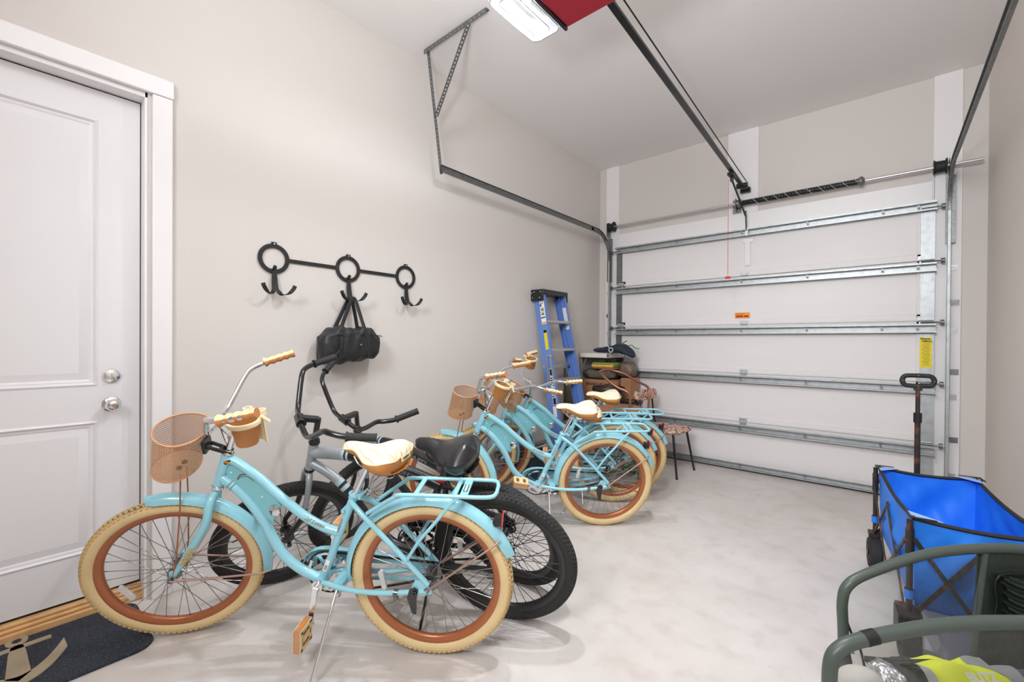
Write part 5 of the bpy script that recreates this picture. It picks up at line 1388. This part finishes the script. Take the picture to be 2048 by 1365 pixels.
for i, (x, y) in enumerate(corn):
    sx_, sy_ = (1 if x > 0 else -1), (1 if y > 0 else -1)
    MB().cyl((x+sx_*.012, y+sy_*.010, .17), (x+sx_*.012, y+sy_*.010, ZT-.005), .011, seg=12).cyl((x+sx_*.012, y+sy_*.010, ZT-.14), (x+sx_*.012, y+sy_*.010, ZT-.04), .0145, seg=12).build('corner_post', rust_m, wg)
    o = MB().prism([(0, 0), (-sx_*.085, 0), (-sx_*.08, -sy_*.006), (-sx_*.012, -sy_*.012), (-sx_*.006, -sy_*.08), (0, -sy_*.085)][::(1 if sx_*sy_ > 0 else -1)], Matrix.Translation((x+sx_*.016, y+sy_*.016, ZT+.008)), .004).build('corner_patch', mat('black_vinyl_patch', (40, 40, 40), .6) if i == 0 else MATS['black_vinyl_patch'], wg)
    MB().prism([(-sx_*.01, -sy_*.01), (-sx_*.10, -sy_*.01), (-sx_*.01, -sy_*.10)][::(1 if sx_*sy_ > 0 else -1)], Matrix.Translation((x+sx_*.012, y+sy_*.012, ZT+.003)), .003).build('corner_gusset', mat('pale_blue_nylon', (150, 186, 240), .6) if i == 0 else MATS['pale_blue_nylon'], wg)
    # caster
    cx_, cy_ = x+sx_*.012, y+sy_*.005
    fk = MB()
    front = y > 0
    if front:
        fk.box((cx_, cy_, .185), (.06, .07, .02)).bar((cx_-.028, cy_, .18), (cx_-.028, cy_-.03, .085), .03, .004, (1, 0, 0)).bar((cx_+.028, cy_, .18), (cx_+.028, cy_-.03, .085), .03, .004, (1, 0, 0))
        wc = Vector((cx_-.005, cy_-.03, .0865))
    else:
        fk.bx(cx_-.035, cx_+.035, cy_-.06, cy_+.06, .19, .20).bar((cx_-.038, cy_, .195), (cx_-.038, cy_, .075), .10, .004, (1, 0, 0)).bar((cx_+.038, cy_, .195), (cx_+.038, cy_, .075), .03, .004, (1, 0, 0))
        wc = Vector((cx_+.0, cy_, .0865))
    fk.build('caster_fork', rust_m, wg)
    w_ = MB().lathe([(.018, -.026), (.05, -.024), (.055, -.030), (.076, -.030), (.085, -.022), (.086, 0), (.085, .022), (.076, .030), (.055, .030), (.05, .024), (.018, .026)], tuple(wc), (1, 0, 0), 36)
    w_ = w_.build('caster_wheel', tyreb_m, wg)
    mb = MB()
    for k_ in range(10): a = 2*PI*k_/10; mb.bar(wc+Vector((-.027, .015*math.cos(a), .015*math.sin(a))), wc+Vector((-.027, .05*math.cos(a), .05*math.sin(a))), .004, .006, (1, 0, 0))
    mb.cyl(wc+Vector((-.034, 0, 0)), wc+Vector((.034, 0, 0)), .016, seg=14); mb.build('wheel_hub', gloss_m, w_)
# folding X struts on each side
for i in range(4):
    a = Vector(corn[i]+(0,)); b = Vector(corn[(i+1) % 4]+(0,)); n_ = (b-a).cross(Vector((0, 0, 1))).normalized(); n_ = n_ if n_.dot(a+b) > 0 else -n_
    o_ = n_*.018
    m_ = (a+b)/2
    for p, q in ((a, m_), (m_, b)):
        MB().bar(p+o_+Vector((0, 0, .19)), q+o_+Vector((0, 0, .50)), .016, .006, n_).build('folding_strut', rust_m, wg)
        MB().bar(p+o_*1.3+Vector((0, 0, .50)), q+o_*1.3+Vector((0, 0, .19)), .016, .006, n_).build('folding_strut', rust_m, wg)
for (x, y) in corn[:2]:
    MB().lathe([(.017, -.018), (.017, .018)], (x-.012, y+(.01 if y > 0 else -.01), .27), (0, 0, 1), 16).build('blue_strap', blue_m, wg)
# handle
hx_, hy_ = -.02, .53
MB().cyl((hx_, hy_, .18), (hx_, hy_, .86), .0135, seg=12).build('handle_tube', rust_m, wg)
MB().cyl((hx_, hy_, .84), (hx_, hy_, .895), .019, seg=14).build('handle_collar', black_m, wg)
MB().cyl((hx_, hy_, .88), (hx_, hy_, 1.03), .0105, seg=12).build('handle_extension', rust_m, wg)
P = []
for k_ in range(40):
    a = 2*PI*k_/40; ca, sa = math.cos(a), math.sin(a); P.append((hx_+(.048 if abs(ca) > .2 else .24*abs(ca))*math.copysign(1, ca)*0+(.042*math.copysign(min(1, abs(ca)*3), ca)+.026*ca), hy_, 1.078+.030*sa))
hd = MB().tube(P, .0125, 12, closed=True).box((hx_, hy_, 1.038), (.035, .022, .03)).build('handle_grip', rubber_m, wg)
mb = MB()
for x, z in ((0, 1.108), (-.067, 1.078), (.067, 1.078), (0, 1.048), (0, 1.034)): mb.cyl((hx_+x, hy_-.0115, z), (hx_+x, hy_-.0138, z), .0035, seg=8)
mb.build('grip_screws', cop_m, hd)
MB().bar((hx_, HLy+.02, .2), (hx_, hy_, .2), .03, .02).build('handle_pivot', rust_m, wg)

# ================================================================== CHILD BIKE TRAILER
tg_m = mat('dark_green_vinyl', (72, 82, 76), .38, bump=.1, bscale=30)
tgd_m = mat('dark_green_fabric', (38, 50, 42), .42, bump=.5, bscale=26)
vin_m = vinyl_material('clear_vinyl_window', (244, 245, 242), .05)
D0, S0 = 1.35, 1.45
cp, sp_ = math.cos(YAW), math.sin(YAW)
tlx = -sp_*D0+cp*S0; tly = cp*D0+sp_*S0
bt = thing('bicycle_trailer', 'dark green child bicycle trailer with clear vinyl windows in the near right corner', 'bicycle trailer', (tlx, tly, 0), YAW)
def hoop(pts, r, name, y):
    P = [Vector((s_-S0, y, z)) for s_, z in pts]
    return MB().tube(P, r, 14, sub=6).build(name, tg_m, bt, 60), P
YA, YBb = .15, -.15
A_ = [(1.150, .10), (1.152, .22), (1.150, .31), (1.147, .395), (1.166, .450), (1.235, .492), (1.422, .556), (1.595, .579), (1.763, .579), (1.84, .55), (1.87, .48), (1.875, .38), (1.87, .10)]
B_ = [(.900, .10), (.890, .24), (.884, .33), (.889, .408), (.917, .444), (.965, .464), (1.069, .488), (1.22, .510), (1.411, .516), (1.60, .505), (1.69, .45), (1.70, .36), (1.70, .10)]
ho, PA = hoop(A_, .0165, 'side_hoop', YA); hb_, PB = hoop(B_, .0188, 'side_hoop', YBb)
def window(P, y, x0, x1, name, m, z0=.16, off=0.):
    C_ = catmull(P, 6)
    def ztop(x):
        best = .16
        for a, b in zip(C_[:-1], C_[1:]):
            if min(a.x, b.x) <= x <= max(a.x, b.x) and abs(b.x-a.x) > 1e-6:
                best = max(best, a.z+(b.z-a.z)*(x-a.x)/(b.x-a.x))
        return best
    mb = MB(); mb.grid(lambda u, v: Vector((x0+(x1-x0)*u, y+off+.006*math.sin(9*u+4*v)*math.sin(PI*v), z0+(ztop(x0+(x1-x0)*u)-z0)*v)), 40, 16)
    return mb.build(name, m, bt, 70)
xdiv = (1960-1024)*.001722-S0
window(PA, YA, PA[3].x+.004, xdiv, 'vinyl_window', vin_m)
window(PB, YBb, PB[2].x+.006, PB[10].x, 'vinyl_window', vin_m)
gp_ = window(PA, YA, xdiv, PA[10].x, 'side_panel', tgd_m, off=.004)
MB().tube([(xdiv+.026, YA, .572), (xdiv+.012, YA, .45), (xdiv-.004, YA, .30), (xdiv-.01, YA, .17)], .010, 10, sub=4).build('window_piping', tg_m, bt)
# ruched pocket
def ruche(u, v):
    x = xdiv+.065+.17*u; z = .33+.165*v-.03*u; return Vector((x, YA-.012-.018*math.sin(PI*v)**.5-.009*math.sin(34*v+3*math.sin(4*u)+2*u)*(1-.3*u), z))
MB().grid(ruche, 30, 60).build('gathered_pocket', mat('gathered_green_satin', (30, 42, 36), .25), bt, 80)
MB().tube([(xdiv+.235, YA-.012, .50), (xdiv+.065, YA-.012, .495), (xdiv+.055, YA-.012, .40), (xdiv+.066, YA-.012, .33), (xdiv+.235, YA-.012, .30)], .0035, 8, sub=4).build('pocket_piping', black_m, bt)
MB().tube([p_ for p_ in catmull(PB, 6) if -.475 < p_.x < -.425] or PB[4:6], .0197, 14).build('black_tape', ink_m, hb_)
# frame, base, wheels, clamp
for y, P in ((YA, PA), (YBb, PB)):
    MB().tube([P[0], (P[-1].x, y, .10)], .012, 10).build('base_rail', black_m, bt)
MB().tube([(PA[3].x, YA, .30), (PA[3].x+.002, YA-.03, .20), (PA[3].x+.0, YA-.06, .11)], .010, 10).build('frame_post', black_m, bt)
MB().tube([PA[2]+Vector((.008, 0, .03)), PA[2]+Vector((.022, -.01, -.02)), PA[2]+Vector((.045, -.02, -.07)), PA[2]+Vector((.06, -.03, -.16))], .004, 8, sub=4).build('elastic_cord', black_m, bt)
MB().torus(tuple(PA[1]+Vector((-.002, -.012, .022))), (0, .3, 1), .014, .003, 18, 6).cyl(PA[1]+Vector((-.0, -.03, .04)), PA[1]+Vector((.0, -.035, .04)), .006, seg=10).cyl(PA[1]+Vector((-.02, -.02, .02)), PA[1]+Vector((.02, -.02, .01)), .004, seg=8).build('clamp_screw', steel_m, bt)
for x0, x1 in ((PB[0], PA[0]), (PB[-1], PA[-1])):
    MB().tube([x0, x1], .012, 10).build('cross_tube', black_m, bt)
for x, y in ((-.18, YA+.0), (.02, YBb-.0)):
    pass
wl = [(Vector((.10, YA-.03, .10))), (Vector((-.05, YBb+.03, .10)))]
for c_ in wl:
    w_ = MB().torus(tuple(c_), (0, 1, 0), .082, .018, 40, 10).build('trailer_wheel', tyreb_m, bt)
    MB().lathe([(0, -.01), (.07, -.012), (.07, .012), (0, .01)], tuple(c_), (0, 1, 0), 24).build('wheel_disc', satin_m, w_)
# fabric tub between the hoops
def tubf(u, v):
    s_ = -.50+.92*u+(.15-.10*v)*.0; y = YBb+.01+(YA-YBb-.02)*v; off = .235*v-.02; lo = -.545+.26*v; hi = .25+.255*v
    return Vector((lo+(hi-lo)*u, y, .15+.03*math.sin(5*u)*math.sin(3*v)+.012*math.sin(21*u+8*v)))
MB().grid(tubf, 30, 16).build('seat_fabric', mat('charcoal_seat_fabric', (70, 70, 70), .7, bump=.4, bscale=20), bt, 70)
MB().tube([(-.34, YBb+.16, .30), (-.25, YBb+.13, .312), (-.15, YBb+.12, .318), (-.12, YBb+.12, .30)], .009, 8, sub=4, flat=.5).tube([(-.34, YBb+.16, .30), (-.29, YBb+.10, .25), (-.25, YBb+.06, .18)], .009, 8, sub=4, flat=.5).build('harness_strap', black_m, bt)
# things lying in the trailer
hv_m = mat('high_visibility_yellow', (222, 232, 40), .55, bump=.5, bscale=18)
def in_tr(x, y, z): 
    return (tlx+cp*x-sp_*y, tly+sp_*x+cp*y, z)
def dxp(px, py, D):
    s_ = (px-1024)*D/871.13; return (s_-S0, D-D0, 1.282-(py-690)*D/871.13)
vs_ = thing('safety_vest', 'bright yellow high visibility vest with grey bands lying inside the trailer', 'vest', in_tr(*dxp(1932, 1352, 1.27)), YAW)
def vest(u, v):
    x = -.14+.29*u; y = -.062+.16*v; h_ = .055*math.sin(PI*min(1, v*1.2+.12))*(.75+.25*math.sin(3*u+1)); return Vector((x, y, -.02+h_+.006*math.sin(17*u+6*v)+.005*math.sin(11*v+9*u)))
mb = MB().grid(vest, 40, 24); mb.grid(lambda u, v: vest(u, v)-Vector((0, 0, .008)), 40, 24, flip=True); vo = mb.build('vest_cloth', hv_m, vs_, 70)
for u0, u1, m_ in ((-.02, .07, mat('reflective_grey', (170, 172, 170), .3)), (.80, 1.02, mat('grey_mesh', (140, 144, 146), .6))):
    MB().grid(lambda u, v, u0=u0, u1=u1: vest(u0+(u1-u0)*u, v)+Vector((0, 0, .0015)), 8, 24).build('grey_band', m_, vo, 70)
text('vest_lettering', 'BLITZ', .032, paper_m, vo, basis((1, 0, 0), (0, .75, .6), (.0, -.055, .033)), bold=.001)
bk_ = thing('black_pouch', 'small black cloth pouch lying in the trailer left of the yellow vest', 'pouch', in_tr(*dxp(1838, 1372, 1.30)), YAW)
blob((0, 0, .015), (.125, .14, .075), 2.8, .05, 21).build('pouch_cloth', mat('washed_black_cloth', (52, 52, 54), .8), bk_, 60)
fo = thing('foil_packet', 'crinkled silver foil packet in the trailer left of the black pouch', 'packet', in_tr(*dxp(1782, 1372, 1.27)), YAW)
blob((0, 0, .02), (.07, .10, .07), 2.4, .10, 33, 60, 40).build('foil', mat('crinkled_foil', (225, 226, 230), .15, 1., bump=1., bscale=60), fo, 10)
hl = thing('white_helmet', 'white rounded helmet lying in the left end of the trailer', 'helmet', in_tr(*dxp(1738, 1382, 1.26)), YAW)
mb = MB().lathe([(.0, .085), (.03, .081), (.055, .062), (.068, .03), (.07, 0), (.062, 0), (.055, .03), (.0, .07)], (0, 0, -.03), (-.25, 0, 1), 36); mb.build('helmet_shell', mat('off_white_shell', (214, 210, 204), .5), hl)
mb = MB().tube([(.065, -.02, -.03), (.09, -.03, -.06), (.07, -.06, -.08)], .004, 8, sub=4); mb.build('chin_strap', black_m, hl)
